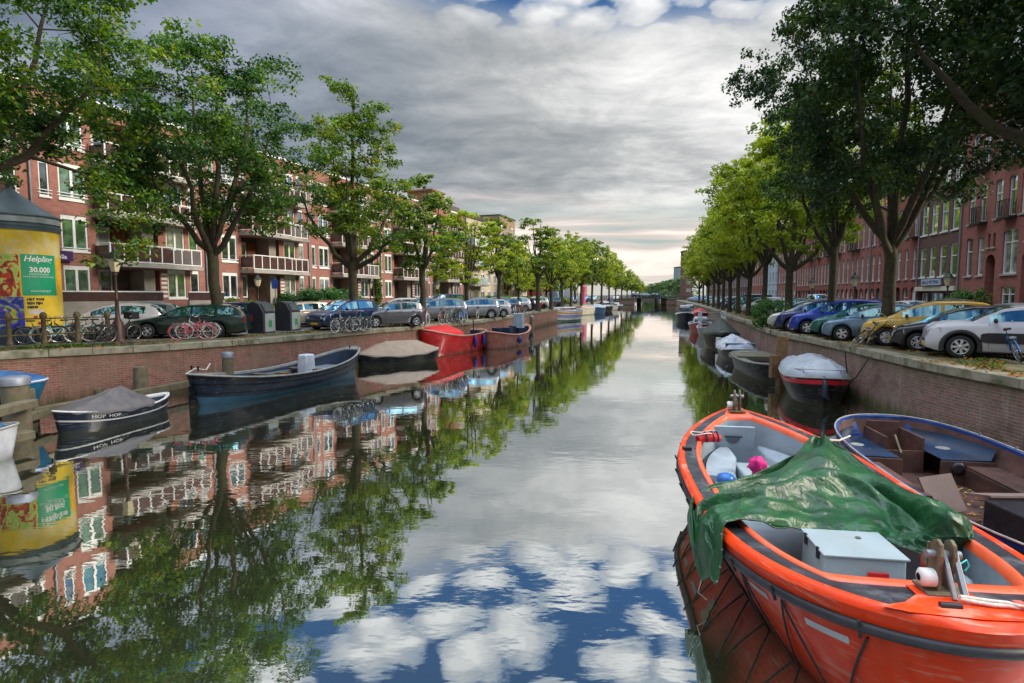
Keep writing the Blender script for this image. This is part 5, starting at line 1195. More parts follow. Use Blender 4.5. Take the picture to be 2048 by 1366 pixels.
for i, (u, v, pk) in enumerate([(935,618,'grey'),(955,616,'dblue'),(975,614,'lblue'),(996,613,'silver'),(1015,612,'navy'),(1034,611,'white'),(1125,609,'grey'),(1150,607,'silver'),(1172,605,'navy'),(1190,603,'silver')]):
    p = onz(u, v, ZS); car('hatch', {'white':'white_dimmed','silver':'silver_dimmed'}.get(pk, pk), (p.x, p.y, ZS+.01), R(240), '%s car in the far row on the left bank, %s from the left' % (dict(lblue='pale blue', dblue='dark blue').get(pk, pk), W12[i]), CLG, simple=True)
q = BP(.5, 0, BZ(.5)); 
for i, (t, pk) in enumerate([(.44,'dblue'),(.52,'silver'),(.60,'black')]):
    q = BP(t, 0, BZ(t)); car('mpv', pk, (q[0], q[1]+5, q[2]+.01), R(-13), '%s car crossing the far bridge' % dict(dblue='dark blue').get(pk, pk), 'cars on the far bridge', simple=True)
# ---------------------------------------------------------------- boats
def gel(name, c, rough=.4, coat=.15, **kw):
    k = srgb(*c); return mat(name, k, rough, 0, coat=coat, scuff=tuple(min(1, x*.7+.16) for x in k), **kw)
class Hull:
    """x forward along the keel (bow at +x), s in [-1,1]"""
    def __init__(h, L, B, zg, bow=(2.4, .9), stern=(4, .33), rise=(.45, .3), zmin=-.35, low=.70, transom=None):
        h.L, h.B, h.zg, h.bow, h.stern, h.rise, h.zmin, h.low, h.tr = L, B, zg, bow, stern, rise, zmin, low, transom
    def b(h, s, w=0.0):
        n, m = h.bow if s > 0 else h.stern; v = max(0.0, 1-abs(s)**n)**m
        if h.tr and s < 0: v = 1-(1-h.tr)*abs(s)**n
        return max(0.0, h.B/2*v-w)
    def z(h, s): return h.zg+(h.rise[0]*s*s if s > 0 else h.rise[1]*s*s)
    def side(h, s, k, sg, out=0.0):
        """k 0 gunwale .. 1 keel"""
        y = h.b(s)*(1-(1-h.low)*k**1.25); x = h.L/2*s*(1-.10*k*abs(s)**3); z = lerp(h.z(s), h.zmin, k)
        if k > .85: y *= 1-(k-.85)/.15*.45
        return Vector((x, sg*(y+out), z))
    def ring(h, n=72, w=0.0, dz=0.0, s0=-1, s1=1, zf=None):
        pts = []
        for i in range(n):
            a = 2*math.pi*i/n; c = math.cos(a); s = lerp(s0, s1, (c+1)/2); sg = 1 if math.sin(a) >= 0 else -1
            y = h.b(s, w); e = math.sin(a)
            if w or s0 > -1 or s1 < 1: y = min(y, h.B/2*1.2*abs(e)**.45)
            if abs(e) < 1e-6: y = h.b(s, w) if (h.tr and s < 0 and w == 0) else 0
            pts.append(Vector((h.L/2*s, sg*y, (zf if zf is not None else h.z(s))+dz)))
        return pts
    def sides(h, n=72): return [(math.cos(2*math.pi*i/n), 1 if math.sin(2*math.pi*i/n) >= 0 else -1) for i in range(n)]
    def hullmesh(h, n=72, ks=(0,.12,.25,.4,.55,.7,.85,1.0), out=0.0):
        rows = [[h.side(s, k, sg, out) if h.b(s) > 1e-6 else h.side(s, k, 0) for s, sg in h.sides(n)] for k in ks]
        mb = MB().grid(rows, 0, True, close=True); mb.add(rows[-1], [tuple(range(n))[::-1]], 0, False); return mb
    def band(h, k0, k1, out=.006, n=72, s0=-1, s1=1):
        rows = [[h.side(s, k, sg, out) for s, sg in h.sides(n)] for k in (k0, (k0+k1)/2, k1)]; return MB().grid(rows, 0, True, close=True)
def ring_strip(a, b, mb=None, flip=False):
    return (mb or MB()).grid([a, b], 0, True, close=True, flip=flip)
def boat(name, label, pos, head, h, mh, mi, mr, w=.10, floor=.12, s0=-.93, s1=.93, railr=.03, group='boats moored along the canal', strake=None, boot=None, deckm=None, cat='boat'):
    root = empty(name, (pos[0], pos[1], 0), head, label, cat, group)
    h.hullmesh().build('hull', mh, root)
    outer = h.ring(); inner = h.ring(w=w, s0=s0, s1=s1, dz=.0)
    d = MB(); ring_strip([p+Vector((0,0,.012)) for p in outer], [p+Vector((0,0,.012)) for p in inner], d, flip=True); ring_strip([p+Vector((0,0,.012)) for p in inner], [p+Vector((0,0,-.06)) for p in inner], d, flip=True); d.build('side_deck', deckm or mr, root)
    mid = [Vector((p.x*.985, p.y*.93, lerp(p.z, floor, .55))) for p in inner]; fl = [Vector((p.x*.95, p.y*.74, floor)) for p in inner]
    i_ = MB(); i_.grid([[p+Vector((0,0,-.05)) for p in inner], mid, fl], 0, True, close=True, flip=True); i_.add(fl, [tuple(range(len(fl)))], 0, False); i_.build('inside', mi, root)
    MB().tube([p+Vector((0,0,.02)) for p in outer], railr, 8, close=True).build('gunwale', mr, root)
    if strake: h.band(strake[0], strake[1], .02).build('rubbing_strake', strake[2], root)
    if boot: h.band(boot[0], boot[1], .008).build('boot_stripe', boot[2], root)
    return root
def thwart(root, h, s, z, wd=.28, m=M_wood, w=.12, name='thwart'):
    y = h.b(s, w)*.97; MB().bb(h.L/2*s-wd/2, h.L/2*s+wd/2, -y, y, z-.04, z).build(name, m, root)
def cover(root, h, m, peak, hgt, s0=-1, s1=1, over=.03, droop=.08, name='cover', seed=1, power=.85, wr=.03, ridge=0.0, ns=14, zoff=.03):
    ring = h.ring(w=-over, s0=s0, s1=s1, dz=zoff); rows = [[p+Vector((0,0,-droop-.03*math.sin(i*.9+seed))) for i, p in enumerate(ring)]]
    for j in range(ns+1):
        t = j/ns; row = []
        for i, p in enumerate(ring):
            c = Vector((peak+max(-ridge, min(ridge, p.x-peak)), 0, p.z)); q = p.lerp(c, t); q.z = lerp(p.z, h.zg+hgt, t**power)
            q.z += wr*(mn.noise(Vector((q.x*2.2, q.y*2.2, seed)))+.5*mn.noise(Vector((q.x*6, q.y*6, seed+5))))*min(1, 4*t*(1.2-t))-.05*math.sin(math.pi*t)*(1+math.cos(i*.7))*.5*hgt; row.append(q)
        rows.append(row)
    return MB().grid(rows, 0, True, close=True, flip=False).build(name, m, root)
def tarpmat(name, c, c2, rough=.45, bs=9, st=.7):
    m = bpy.data.materials.new(name); m.use_nodes = True; t = NT(m.node_tree); b = t.n['Principled BSDF']; co = t.node('ShaderNodeTexCoord').outputs['Object']
    n = t.noise(co, 2.2, 5, .6); v = t.node('ShaderNodeTexVoronoi', feature='F1', ins={'Vector': t.mapping(t.noise(co, 3, 3, .5, 0, 1), sc=(.6,.6,.6)), 'Scale': bs*1.2}).outputs[0]
    vw = t.node('ShaderNodeVectorMath', operation='ADD', ins={0: co, 1: t.node('ShaderNodeVectorMath', operation='SCALE', ins={0: t.noise(co, 4, 3, .5, 0, 1), 'Scale': .25}).outputs[0]}).outputs[0]
    v = t.node('ShaderNodeTexVoronoi', feature='DISTANCE_TO_EDGE', ins={'Vector': vw, 'Scale': bs}).outputs['Distance']
    t.put(b, 'Base Color', t.mix(t.step(n, .35, .65), c, c2)); t.put(b, 'Roughness', rough)
    bn = t.node('ShaderNodeBump', ins={'Strength': st, 'Distance': .03, 'Height': t.math('ADD', t.math('MINIMUM', v, .25), t.math('MULTIPLY', t.noise(co, bs*2.2, 4, .6), .25))}); t.put(b, 'Normal', bn.outputs[0]); return m
M_nonslip = mat('nonslip_deck', (.022,.026,.032), .5, var=.4, scale=5, bump=.25, bscale=90, dirt=(.20,.20,.21), dirts=2.6, dirtf=.55)
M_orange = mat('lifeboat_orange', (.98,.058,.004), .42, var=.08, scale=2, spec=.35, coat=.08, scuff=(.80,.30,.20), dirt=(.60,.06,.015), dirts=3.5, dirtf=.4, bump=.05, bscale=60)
M_orange_t = mat('lifeboat_orange_faded', (.90,.12,.035), .4, var=.10, scale=5, coat=.3, dirt=(.62,.20,.12), dirts=4, dirtf=.6)
M_grey_in = mat('moulded_grey', srgb(150,164,172), .42, var=.10, scale=1.6, dirt=srgb(110,116,116), dirts=2.5, dirtf=.35, coat=.2)
M_white_in = mat('gelcoat_white', srgb(152,166,168), .4, var=.06, scale=2, dirt=srgb(160,160,150), dirts=3, dirtf=.3)
M_tarp = tarpmat('green_tarpaulin', (.003,.042,.012), (.010,.085,.022), .44, 8, .45)
M_hook = mat('hook_steel', srgb(122,112,90), .6, .35, var=.3, scale=9, dirt=srgb(96,62,40), dirts=6, dirtf=.5)
# ---- the orange lifeboat
hx = R(90-8.6); ctr = Vector((4.12, 8.10, 0))
LB = Hull(8.3, 3.12, .90, bow=(2.8, .9), stern=(3.4, .52), rise=(.36, .34), zmin=-.4, low=.42)
lb = empty('lifeboat', ctr, hx, 'orange open lifeboat with black decks, davit hooks and looped grab lines in the right foreground', 'lifeboat', 'boats moored along the canal')
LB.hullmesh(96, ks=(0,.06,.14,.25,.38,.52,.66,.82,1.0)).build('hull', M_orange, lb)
N = 96; S0, S1 = -.785, .86
outer = LB.ring(N); o1 = [LB.side(s, 0, sg, .0) for s, sg in LB.sides(N)]
def ringw(w, dz, s0=-1, s1=1): return [p+Vector((0,0,dz)) for p in LB.ring(N, w=w, s0=s0, s1=s1)]
rA = ringw(0, .0); rB = ringw(.02, .06, -.985, .985); rC = ringw(.10, .075, -.955, .955); rD = ringw(.11, .062, -.95, .95); rE = ringw(.30, .062, S0-.035, S1+.02); rF = ringw(.31, .080, S0-.03, S1+.015); rG = ringw(.37, .080, S0, S1); rH = ringw(.385, -.02, S0+.01, S1-.005)
MB().grid([rA, rB, rC, rD], 0, True, close=True, flip=True).build('gunwale', M_orange, lb)
MB().grid([rD, rE], 0, True, close=True, flip=True).build('deck', M_nonslip, lb)
MB().grid([rE, rF, rG, rH], 0, True, close=True, flip=True).build('coaming', M_orange_t, lb)
mid = [Vector((p.x*.99, p.y*1.04, lerp(p.z, .15, .35))) for p in rH]; m2 = [Vector((p.x*.985, p.y*.98, lerp(p.z, .15, .7))) for p in rH]; fl = [Vector((p.x*.96, p.y*.80, .18)) for p in rH]
ib = MB().grid([rH, mid, m2, fl], 0, True, close=True, flip=True); ib.add(fl, [tuple(range(N))], 0, False); ib.build('inside', M_grey_in, lb)
# rubber fender under the gunwale
MB().tube([LB.side(s, .10, sg, .025) for s, sg in LB.sides(N)], .048, 10, close=True).build('rubber_fender', M_rubber, lb)
# grab lines: V shaped loops
k = 0
for sg in (1, -1):
    grab = MB()
    ss = np.linspace(-.93, .9, 12)
    for i in range(len(ss)-1):
        a, b = ss[i], ss[i+1]; pts = []
        for j in range(13):
            t = j/12; s = lerp(a, b, t); kk = .16+.64*(1-abs(2*t-1)**1.25); pts.append(LB.side(s, kk, sg, .02+.03*math.sin(math.pi*t)))
        grab.tube(pts, .011, 6)
    grab.build('grab_line', M_ropek, lb)
lash = MB()
for sg in (1, -1):
    for s in np.linspace(-.93, .9, 12): lash.tube([LB.side(s, .06, sg, .075), LB.side(s, .16, sg, .075)], .016, 6)
lash.build('line_lashing', M_ropek, lb)
# reflective strips on the hull and gunwale
for sg in (1, -1):
    for a in (-.90, -.70, -.47, -.27, -.07, .13, .33, .53):
        rows = [[LB.side(s, k0, sg, .006) for s in np.linspace(a, a+.085, 8)] for k0 in (.20, .245)]
        MB().grid(rows, 0, True, flip=(sg < 0)).build('reflective_strip', mat('reflective', srgb(176,180,182), .35, .3), lb)
p = LB.side(-.44, .2, 1, .008); rows = [[LB.side(s, k0, 1, .009) for s in np.linspace(-.46, -.40, 5)] for k0 in (.20, .38)]
# orientation: port side (+y) or starboard whichever faces the water; add the pale plate on the visible side
for sg in (1,): MB().grid([[LB.side(s, k0, sg, .009) for s in np.linspace(-.25, -.19, 5)] for k0 in (.21, .40)], 0, True, flip=(sg < 0)).build('pale_plate', mat('plate_beige', srgb(196,170,140), .5), lb)
# orange web between the fore deck pads (stern Y shape)
def deckz(x): return LB.z(2*x/LB.L)+.072
web = MB(); xs_ = LB.L/2
for sg in (1, -1):
    a = [(-3.28, .0), (-3.28, .20), (-3.60, .24), (-3.80, .42), (-3.93, .66), (-4.02, .50), (-4.07, .0)]
    pts = [Vector((x, sg*y, deckz(x)+.004)) for x, y in a]; web.add(pts if sg < 0 else pts[::-1], [tuple(range(len(pts)))])
web.build('deck_web', M_orange, lb)
fw = MB(); pts = [Vector((x, y, deckz(x)+.004)) for x, y in [(3.62,-.26),(3.62,.26),(4.0,.16),(4.0,-.16)]]; fw.add(pts, [(0,3,2,1)]); fw.build('deck_web', M_orange_t, lb)
# engine casing
def loc_lb(v): return lb_inv @ Vector(v)
lb_inv = (Matrix.Translation(ctr) @ Matrix.Rotation(hx, 4, 'Z')).inverted()
c1 = lb_inv @ Vector((3.74, 6.14, 0)); eb = MB(); eb.box((c1.x-.02, c1.y, .56), (.68, .82, .80), taper=.97); e = eb.build('engine_casing', M_white_in, lb, bevel=.02)
MB().box((c1.x-.02, c1.y, .972), (.70, .84, .025)).build('lid', M_white_in, e, bevel=.008)
for dx_, dy_ in ((.18,.41),(-.18,.41)): MB().box((c1.x-.02+dx_, c1.y+dy_+.005, .93), (.05,.02,.12)).build('latch', M_black, e)
MB().lathe([(.03,0),(.03,.012)], (c1.x+.12, c1.y-.12, .985), 10).build('drain', M_hook, e)
tp = MB().box((c1.x-.372, c1.y-.12, .72), (.02,.20,.20)); tp.build('red_label', mat('label_red', srgb(200,24,24), .4, var=.2, scale=12), e)
tm = textmesh('C. MAN', .06, .002); tm.materials.append(mat('label_print', srgb(240,120,90), .5)); o = inst('label_lettering', tm, e, (c1.x-.385, c1.y-.12, .74)); o.rotation_euler = (R(90), 0, R(-90))
# forward bulkhead with round vent, moulded seats
bz = MB(); bz.box((3.12, .28, .74), (.06, .92, .78), ry=R(-10)); bk = bz.build('bulkhead_hatch', M_grey_in, lb, bevel=.012)
MB().lathe([(.14,0),(.15,.012),(.12,.02),(.0,.02)], (3.06, .22, .92), 20, axis='X').build('round_vent', mat('vent_dark', srgb(90,104,112), .4), bk).rotation_euler = (0, 0, 0)
MB().box((3.02,.22,.92), (.03,.34,.02)).build('vent_handle', M_black, bk)
for sg in (1, -1):
    st = MB(); rows = []
    for i in range(9):
        s = lerp(.28, .78, i/8); y = LB.b(s, .50); x = LB.L/2*s; rows.append([(x, sg*y*1.02, .70), (x, sg*max(.3, y-.42), .69), (x, sg*max(.28, y-.46), .64), (x, sg*max(.25, y-.50), .18)])
    st.grid(rows, 0, True, flip=(sg > 0)); st.add(rows[0], [(0,1,2,3)], 0); st.build('moulded_seat', M_grey_in, lb)
MB().box((2.15,-.05,.42), (.8,.7,.26)).build('low_locker', M_white_in, lb, bevel=.03)
for sg in (1,-1): MB().tube([(-2.9, sg*.55, .72), (-2.2, sg*.98, .70), (-1.2, sg*1.02, .68)], .05, 8).build('seat_rail', M_white_in, lb)
# davit hooks
def hook(x, flip=1, big=1.0):
    h = MB(); z = deckz(x)+.01; M = Matrix(((1,0,0,0),(0,0,1,0),(0,1,0,0),(0,0,0,1)))
    pb_ = MB().box((x, 0, z+.015), (.34*big, .42*big, .03)); r0 = pb_.build('hook_base', M_hook, lb, bevel=.006)
    prof = [(-.10,.03),(.10,.03),(.14,.22),(.10,.46),(.06,.56),(-.02,.60),(-.09,.56),(-.12,.44),(-.08,.24)]
    prof = [(px_*big*flip, pz*big) for px_, pz in prof]
    for y in (-.085, .045): MB().prism(prof, y*big, (y+.04)*big, 0, Matrix.Translation((x, 0, z)) @ M).build('cheek_plate', M_hook, r0, bevel=.006)
    MB().lathe([(.035,-.13),(.035,.13)], (x, 0, z+.42*big), 10, axis='Y').build('pin', M_steel, r0)
    MB().lathe([(.0,.19),(.05,.19),(.075,.17),(.075,.08),(.05,.07)], (x-.03*flip, 0, z+.17*big), 14, axis='Y').build('white_roller', M_white, r0)
    MB().lathe([(.0,.195),(.032,.195)], (x-.03*flip, 0, z+.17*big), 12, axis='Y').build('roller_hole', M_under, r0)
    lever = MB(); lever.box((x-.17*flip*big, -.07, z+.22*big), (.05, .04, .52*big), ry=R(32*flip)); lever.box((x-.15*flip*big, .01, z+.26*big), (.035, .03, .50*big), ry=R(30*flip)); lever.build('release_lever', M_steel, r0, bevel=.005)
    lg = MB().box((x+.16*flip*big, .05, z+.30*big), (.07,.05,.10)); lg.box((x+.13*flip*big,.06,z+.40*big), (.02,.02,.16)); lg.build('safety_catch', M_hook, r0)
    return r0
hook(-3.50, 1, .76); hook(3.78, -1, .76)
cl_ = MB().tube([(-3.86,.05,deckz(-3.86)+.02), (-3.86,.20,deckz(-3.86)+.02)], .028, 8); cl_.build('fairlead', M_black, lb)
MB().box((1.55, 1.32, LB.z(.37)+.09), (.10,.16,.06)).build('cleat', M_black, lb, bevel=.01)
mr_ = lambda x, y, z: (Matrix.Translation(ctr) @ Matrix.Rotation(hx, 4, 'Z')) @ Vector((x, y, z))
rp = MB(); a0, a1 = mr_(-3.78, .02, 1.30), Vector((5.9, 3.9, 1.45)); pts = []
for i in range(22):
    t = i/21; q = a0.lerp(a1, t); q.z += -.10*math.sin(math.pi*t); q += Vector((0,.012*math.sin(i*2.1),.008*math.cos(i*2.3))); pts.append(q)
rp.tube(pts, .017, 6); rp.tube([q+Vector((.0,.03*math.sin(i*.9),.018)) for i, q in enumerate(pts[:12])], .015, 6); rp.blob(pts[11], (.05,.04,.035), 8, jit=.2)
tag(rp.build('mooring_rope', M_rope), 'knotted white rope tied to the nearer davit hook of the lifeboat', 'rope', 'mooring ropes')
stp = MB(); pts = [mr_(-3.60,-.50,1.24), mr_(-3.85,-.42,1.31), mr_(-4.04,-.36,1.37), mr_(-4.19,-.33,1.35), mr_(-4.24,-.33,1.22), mr_(-4.28,-.34,1.02), mr_(-4.22,-.42,.84), mr_(-4.27,-.50,.70)]
wd = Vector((0.03,.0,0)); dd = (mr_(0,1,0)-mr_(0,0,0))*.035
stp.grid([[q-dd for q in pts],[q+dd for q in pts]], 0, True); stp.grid([[q-dd-Vector((0,.004,.004)) for q in pts],[q+dd-Vector((0,.004,.004)) for q in pts]], 0, True, flip=True); tag(stp.build('webbing_strap', mat('strap_faded_red', srgb(222,96,80), .7)), 'faded red webbing strap hanging over the lifeboat gunwale', 'strap')
# ---- green tarpaulin draped across the lifeboat
rowsC = [ # each row: near edge -> far edge; points left hanging -> right ; (u, v, Y)
 [(1432,1172,6.02),(1444,1112,6.08),(1446,1064,6.2),(1486,1050,6.35),(1560,1054,6.45),(1640,1064,6.55),(1700,1072,6.55),(1760,1082,6.45),(1826,1100,6.25),(1880,1112,6.15),(1926,1096,6.15)],
 [(1420,1160,6.25),(1424,1085,6.35),(1432,1036,6.55),(1492,1018,6.8),(1565,1006,6.9),(1640,1010,7.0),(1708,1024,7.0),(1772,1052,6.8),(1836,1070,6.4),(1888,1072,6.1),(1936,1084,6.0)],
 [(1404,1146,6.5),(1398,1062,6.7),(1408,1016,7.0),(1486,994,7.2),(1562,970,7.4),(1634,948,7.6),(1706,976,7.5),(1780,1016,7.2),(1846,1036,6.6),(1900,1044,6.2),(1946,1072,6.1)],
 [(1390,1120,6.8),(1382,1040,7.1),(1400,1000,7.5),(1480,980,7.7),(1560,948,8.0),(1626,912,8.3),(1690,938,8.1),(1770,982,7.7),(1850,1008,6.9),(1906,1026,6.5),(1944,1060,6.3)],
 [(1380,1088,7.1),(1377,1026,7.5),(1404,988,7.9),(1470,971,8.2),(1558,936,8.7),(1622,880,9.2),(1668,884,9.0),(1752,952,8.3),(1842,996,7.3),(1902,1014,6.9),(1936,1046,6.6)]]
def catm(p0, p1, p2, p3, t): return .5*((2*p1)+(p2-p0)*t+(2*p0-5*p1+4*p2-p3)*t*t+(3*p1-p0-3*p2+p3)*t**3)
C = [[ony(*q) for q in r] for r in rowsC]
def res(arr, n):
    out = []
    for i in range(len(arr)-1):
        for k in range(n): out.append(catm(arr[max(i-1,0)], arr[i], arr[i+1], arr[min(i+2,len(arr)-1)], k/n))
    out.append(arr[-1]); return out
C1 = [res(r, 26) for r in C]; cols_ = [res([C1[i][j] for i in range(5)], 30) for j in range(len(C1[0]))]
nu, nv = len(cols_), len(cols_[0]); rows = []
for j in range(nu):
    r = []
    for i in range(nv):
        p = cols_[j][i].copy(); u_, v_ = j/nu, i/nv; q = Vector((p.x*1.0, p.y*1.0, p.z))
        e3 = mn.noise(Vector((u_*4.0, v_*2.2, 1))); nz = lambda a_, b_, c_: 1-abs(mn.noise(Vector((u_*a_, v_*b_, c_))))*2
        fold = .075*math.sin(9*e3+v_*9+u_*6)*(.4+.6*math.sin(math.pi*v_)); fine_ = .035*nz(8+2*e3, 4, 3)+.03*nz(14, 9, 5)+.003*nz(44, 24, 7)-.03+.035*math.sin(8*math.atan2(v_-1.15, (u_-.54)*2.2)+4*e3)
        ed = .05*mn.noise(Vector((u_*14, 7, v_)))*(1 if i in (0, nv-1) else 0); dv = (Vector((0,0,EYE))-p).normalized()
        p += Vector((0,0,1))*(fold+fine_+ed)*.9+dv*(fold*.4+fine_); r.append(p)
    rows.append(r)
tb = MB().grid(rows, 0, True); o = tb.build('tarpaulin', M_tarp); sdm = o.modifiers.new('thick', 'SOLIDIFY'); sdm.thickness = .006
tag(o, 'crumpled green plastic tarpaulin draped across the orange lifeboat and over its side', 'tarpaulin')
for er in ([r[0] for r in rows], [r[-1] for r in rows], rows[0], rows[-1]): MB().tube(er[::3]+[er[-1]], .011, 5).build('hem', mat('hem_green', (.012,.07,.02), .5), o)
for jj in range(6, len(rows), 13): MB().tube([rows[jj][0]+Vector((0,0,.004)), rows[jj][0]+Vector((0,0,.016))], .016, 8).build('eyelet', M_steel, o)
tr_ = MB().tube([rows[0][nv//2], rows[0][nv//2]+Vector((-.05,-.02,-.14)), rows[0][nv//2]+Vector((.05,-.05,-.22))], .007, 5); tr_.build('tie_cord', M_rope, o)
# small things in the lifeboat
def ragdoll(name, c, r, m, sd, label, cat, n=18):
    mb = MB(); rows = []; 
    for i in range(n//2+1):
        ph = math.pi*i/(n//2); rr_ = []
        for k in range(n):
            a = 2*math.pi*k/n; dv = Vector((math.sin(ph)*math.cos(a), math.sin(ph)*math.sin(a), math.cos(ph))); j = 1+.55*mn.noise(dv*2.2+Vector((sd,0,0)))+.3*mn.noise(dv*6+Vector((sd,3,0)))
            rr_.append((c[0]+dv.x*r[0]*j, c[1]+dv.y*r[1]*j, c[2]+dv.z*r[2]*j))
        rows.append(rr_)
    return tag(mb.grid(rows, 0, True, close=True, flip=True).build(name, m), label, cat)
ragdoll('crumpled_cloth', ony(1514, 930, 9.6), (.15,.12,.14), mat('magenta_cloth', srgb(206,30,120), .7, var=.3, scale=12), 3, 'crumpled magenta cloth lying inside the lifeboat below the round vent', 'cloth')
lv = empty('life_vest', ony(1416, 878, 10.3), R(10), 'folded red life vest with black straps tucked in the far left of the lifeboat', 'life vest'); MB().tube([(-.2,0,0),(-.05,.02,.03),(.1,0,.03),(.22,-.02,0)], [.07,.095,.095,.07], 12).build('foam_body', mat('vest_red', srgb(190,24,30), .6, var=.2, scale=8), lv)
for x in (-.06,.07,.16): MB().tube([(x,.09*math.cos(a),.02+.11*math.sin(a)) for a in np.linspace(-.6,3.7,12)], .015, 5).build('strap', M_black, lv)
MB().tube([(.25*math.cos(a)-.05,.12*math.sin(a)+.06,.10+.02*math.sin(3*a)) for a in np.linspace(0,9,30)], .012, 5).build('cord', M_rope, lv)
o = ony(1451, 965, 8.9); bd = empty('blue_bucket', o, .4, 'bright blue round container half under the tarpaulin edge in the lifeboat', 'bucket'); MB().lathe([(.10,-.14),(.135,-.10),(.14,.06),(.12,.12),(.05,.15)], n=20).build('shell', mat('bucket_blue', srgb(30,104,180), .3), bd); MB().lathe([(.142,-.04),(.144,.02)], n=20, caps=False).build('white_label', M_white, bd)
o = ony(1462, 975, 8.7); 
rd = ony(1852, 1122, 5.75); ragdoll('red_strap_bundle', rd, (.05,.05,.09), mat('bundle_red', srgb(180,20,24), .6), 9, 'small red bundle hanging under the right edge of the tarpaulin', 'strap bundle', 12)
hp = MB().tube([ony(1911,1120,5.3), ony(1921,1128,5.3), ony(1933,1120,5.3), ony(1938,1132,5.3), ony(1930,1142,5.3)], .008, 5); tag(hp.build('turquoise_cord', mat('cord_turquoise', srgb(70,190,180), .6)), 'short turquoise cord behind the nearer davit hook', 'cord')
# ---- the blue boat with brown cabin furniture
BB = Hull(8.6, 2.95, .82, bow=(4.0, .42), stern=(3.2, .7), rise=(.20, .25), zmin=-.35, low=.75)
M_blueh = gel('hull_blue', (28,66,136), .4, dirt=srgb(20,40,80), dirts=2, dirtf=.5); M_bluein = mat('deck_blue', srgb(18,46,76), .5, var=.25, scale=2, coat=.1, dirt=srgb(54,48,42), dirts=3, dirtf=.6); M_browni = mat('brown_lining', srgb(88,58,48), .7, var=.25, scale=3, dirt=srgb(44,32,28), dirtf=.7); M_bfl = mat('cabin_floor_brown', srgb(50,42,36), .8, var=.3, scale=3, dirt=srgb(130,84,40), dirts=8, dirtf=.4); M_railw = mat('rail_aged', srgb(150,148,140), .6, var=.2, scale=5)
hb = math.atan2(12.6-6.8, 8.0-6.95); cb = (7.42, 8.45)
bb = boat('open_boat', 'blue open boat with brown plywood furniture beside the orange lifeboat', cb, hb, BB, M_blueh, M_browni, M_railw, w=.06, floor=.10, s0=-.97, s1=.975, railr=.016, strake=(.05,.10,M_rubber), deckm=M_blueh)
BB.band(.22, .26, .012).build('white_stripe', M_white, bb); BB.band(.34, .37, .012).build('white_stripe', M_white, bb)
for sg in (1, -1):      # blue quarter decks at the far end
    rows = []
    for i in range(10):
        s = lerp(.56, .965, i/9); y = BB.b(s, .09); rows.append([(BB.L/2*s, sg*y*.96, .80), (BB.L/2*s, sg*y*.90, .585), (BB.L/2*s, sg*min(y*.88, .36), .575)])
    d = MB().grid(rows, 0, True, flip=(sg > 0)); d.grid([[rows[0][1], rows[0][2]], [(rows[0][1][0], rows[0][1][1], .40), (rows[0][2][0], rows[0][2][1], .40)]], 0, False, flip=(sg < 0)); q = d.build('quarter_deck', M_bluein, bb); q['label'] = 'blue quarter deck with round plate'
    MB().lathe([(.13,0),(.13,.012),(.10,.016)], (BB.L/2*.76, sg*.80, .583), 18).build('round_plate', M_railw, q)
    MB().bb(BB.L/2*.10, BB.L/2*.56, sg*.75 if sg > 0 else -1.28, 1.28 if sg > 0 else -.75, .44, .48).build('side_bench', M_browni, bb)
    MB().bb(BB.L/2*.10, BB.L/2*.56, .73 if sg > 0 else -.77, .77 if sg > 0 else -.73, .10, .438).build('bench_front', M_browni, bb)
    MB().bb(BB.L/2*.555-.02, BB.L/2*.555+.02, .33*sg if sg > 0 else -1.25, 1.25 if sg > 0 else -.33, .10, .55).build('bulkhead', M_browni, bb)
MB().lathe([(.12,0),(.12,-.03),(.06,-.035)], (BB.L/2*.555-.022, -.62, .42), 18, axis='X').build('round_speaker', M_black, bb)
for sy in (-.34, .34): MB().bb(3.05, 4.1, sy-.02, sy+.02, .1, .82).build('locker_side', M_browni, bb)
MB().bb(4.02, 4.08, -.32, .32, .1, .95).build('locker_back', M_browni, bb); MB().bb(3.05, 3.1, -.32, .32, .1, .55).build('locker_front', M_browni, bb); MB().tube([(3.7,-.1,.72),(2.95,.1,.52)], .022, 6).build('tiller', M_wood, bb)
sb = MB().box((-.35,-.30,.36), (.9,1.0,.5), rz=.15); bx = sb.build('cushion_box', mat('torn_vinyl_black', (.012,.012,.016), .4, var=.4, scale=6), bb, bevel=.03); MB().box((.30,-.25,.60), (.5,.95,.03), rz=.15, ry=.25).build('ply_panel', mat('ply_panel', srgb(120,102,96), .7, var=.2, dirt=srgb(160,110,70), dirtf=.3), bb)
MB().box((.75,.45,.42), (.03,.75,.62), rz=.5, ry=.5).build('loose_board', mat('loose_board', srgb(96,80,76), .8), bb)
MB().box((-1.6,-.45,.40), (1.0,1.5,.04)).build('aft_bench', M_browni, bb); MB().tube([(-.6,-.85,.55),(-.9,-1.0,.72),(-1.3,-.95,.6),(-1.35,-.9,.4)], .06, 8).build('bent_foil', M_railw, bb)
dl = inst('leaf_litter', flatleaves('dl', [(random.uniform(-2.2,2.2), random.uniform(-.7,.7), .115+random.uniform(0,.01)) for _ in range(320)], .045, L_fall, 5), bb)
for s in (.3,.5,.7,.88): MB().tube([(BB.L/2*s,-BB.b(s)-.0,BB.z(s)),(BB.L/2*s,-BB.b(s),BB.z(s)+.07)], .02, 6).build('stud', M_steel, bb)
r = MB(); a0, a1 = ony(1652, 880, 9.0), ony(1700, 872, 11.3); r.tube([a0, a0.lerp(a1,.5)-Vector((0,0,.05)), a1], .018, 6); tag(r.build('mooring_rope', M_rope), 'short pale rope between the tarpaulin peak and the blue boat', 'rope', 'mooring ropes')
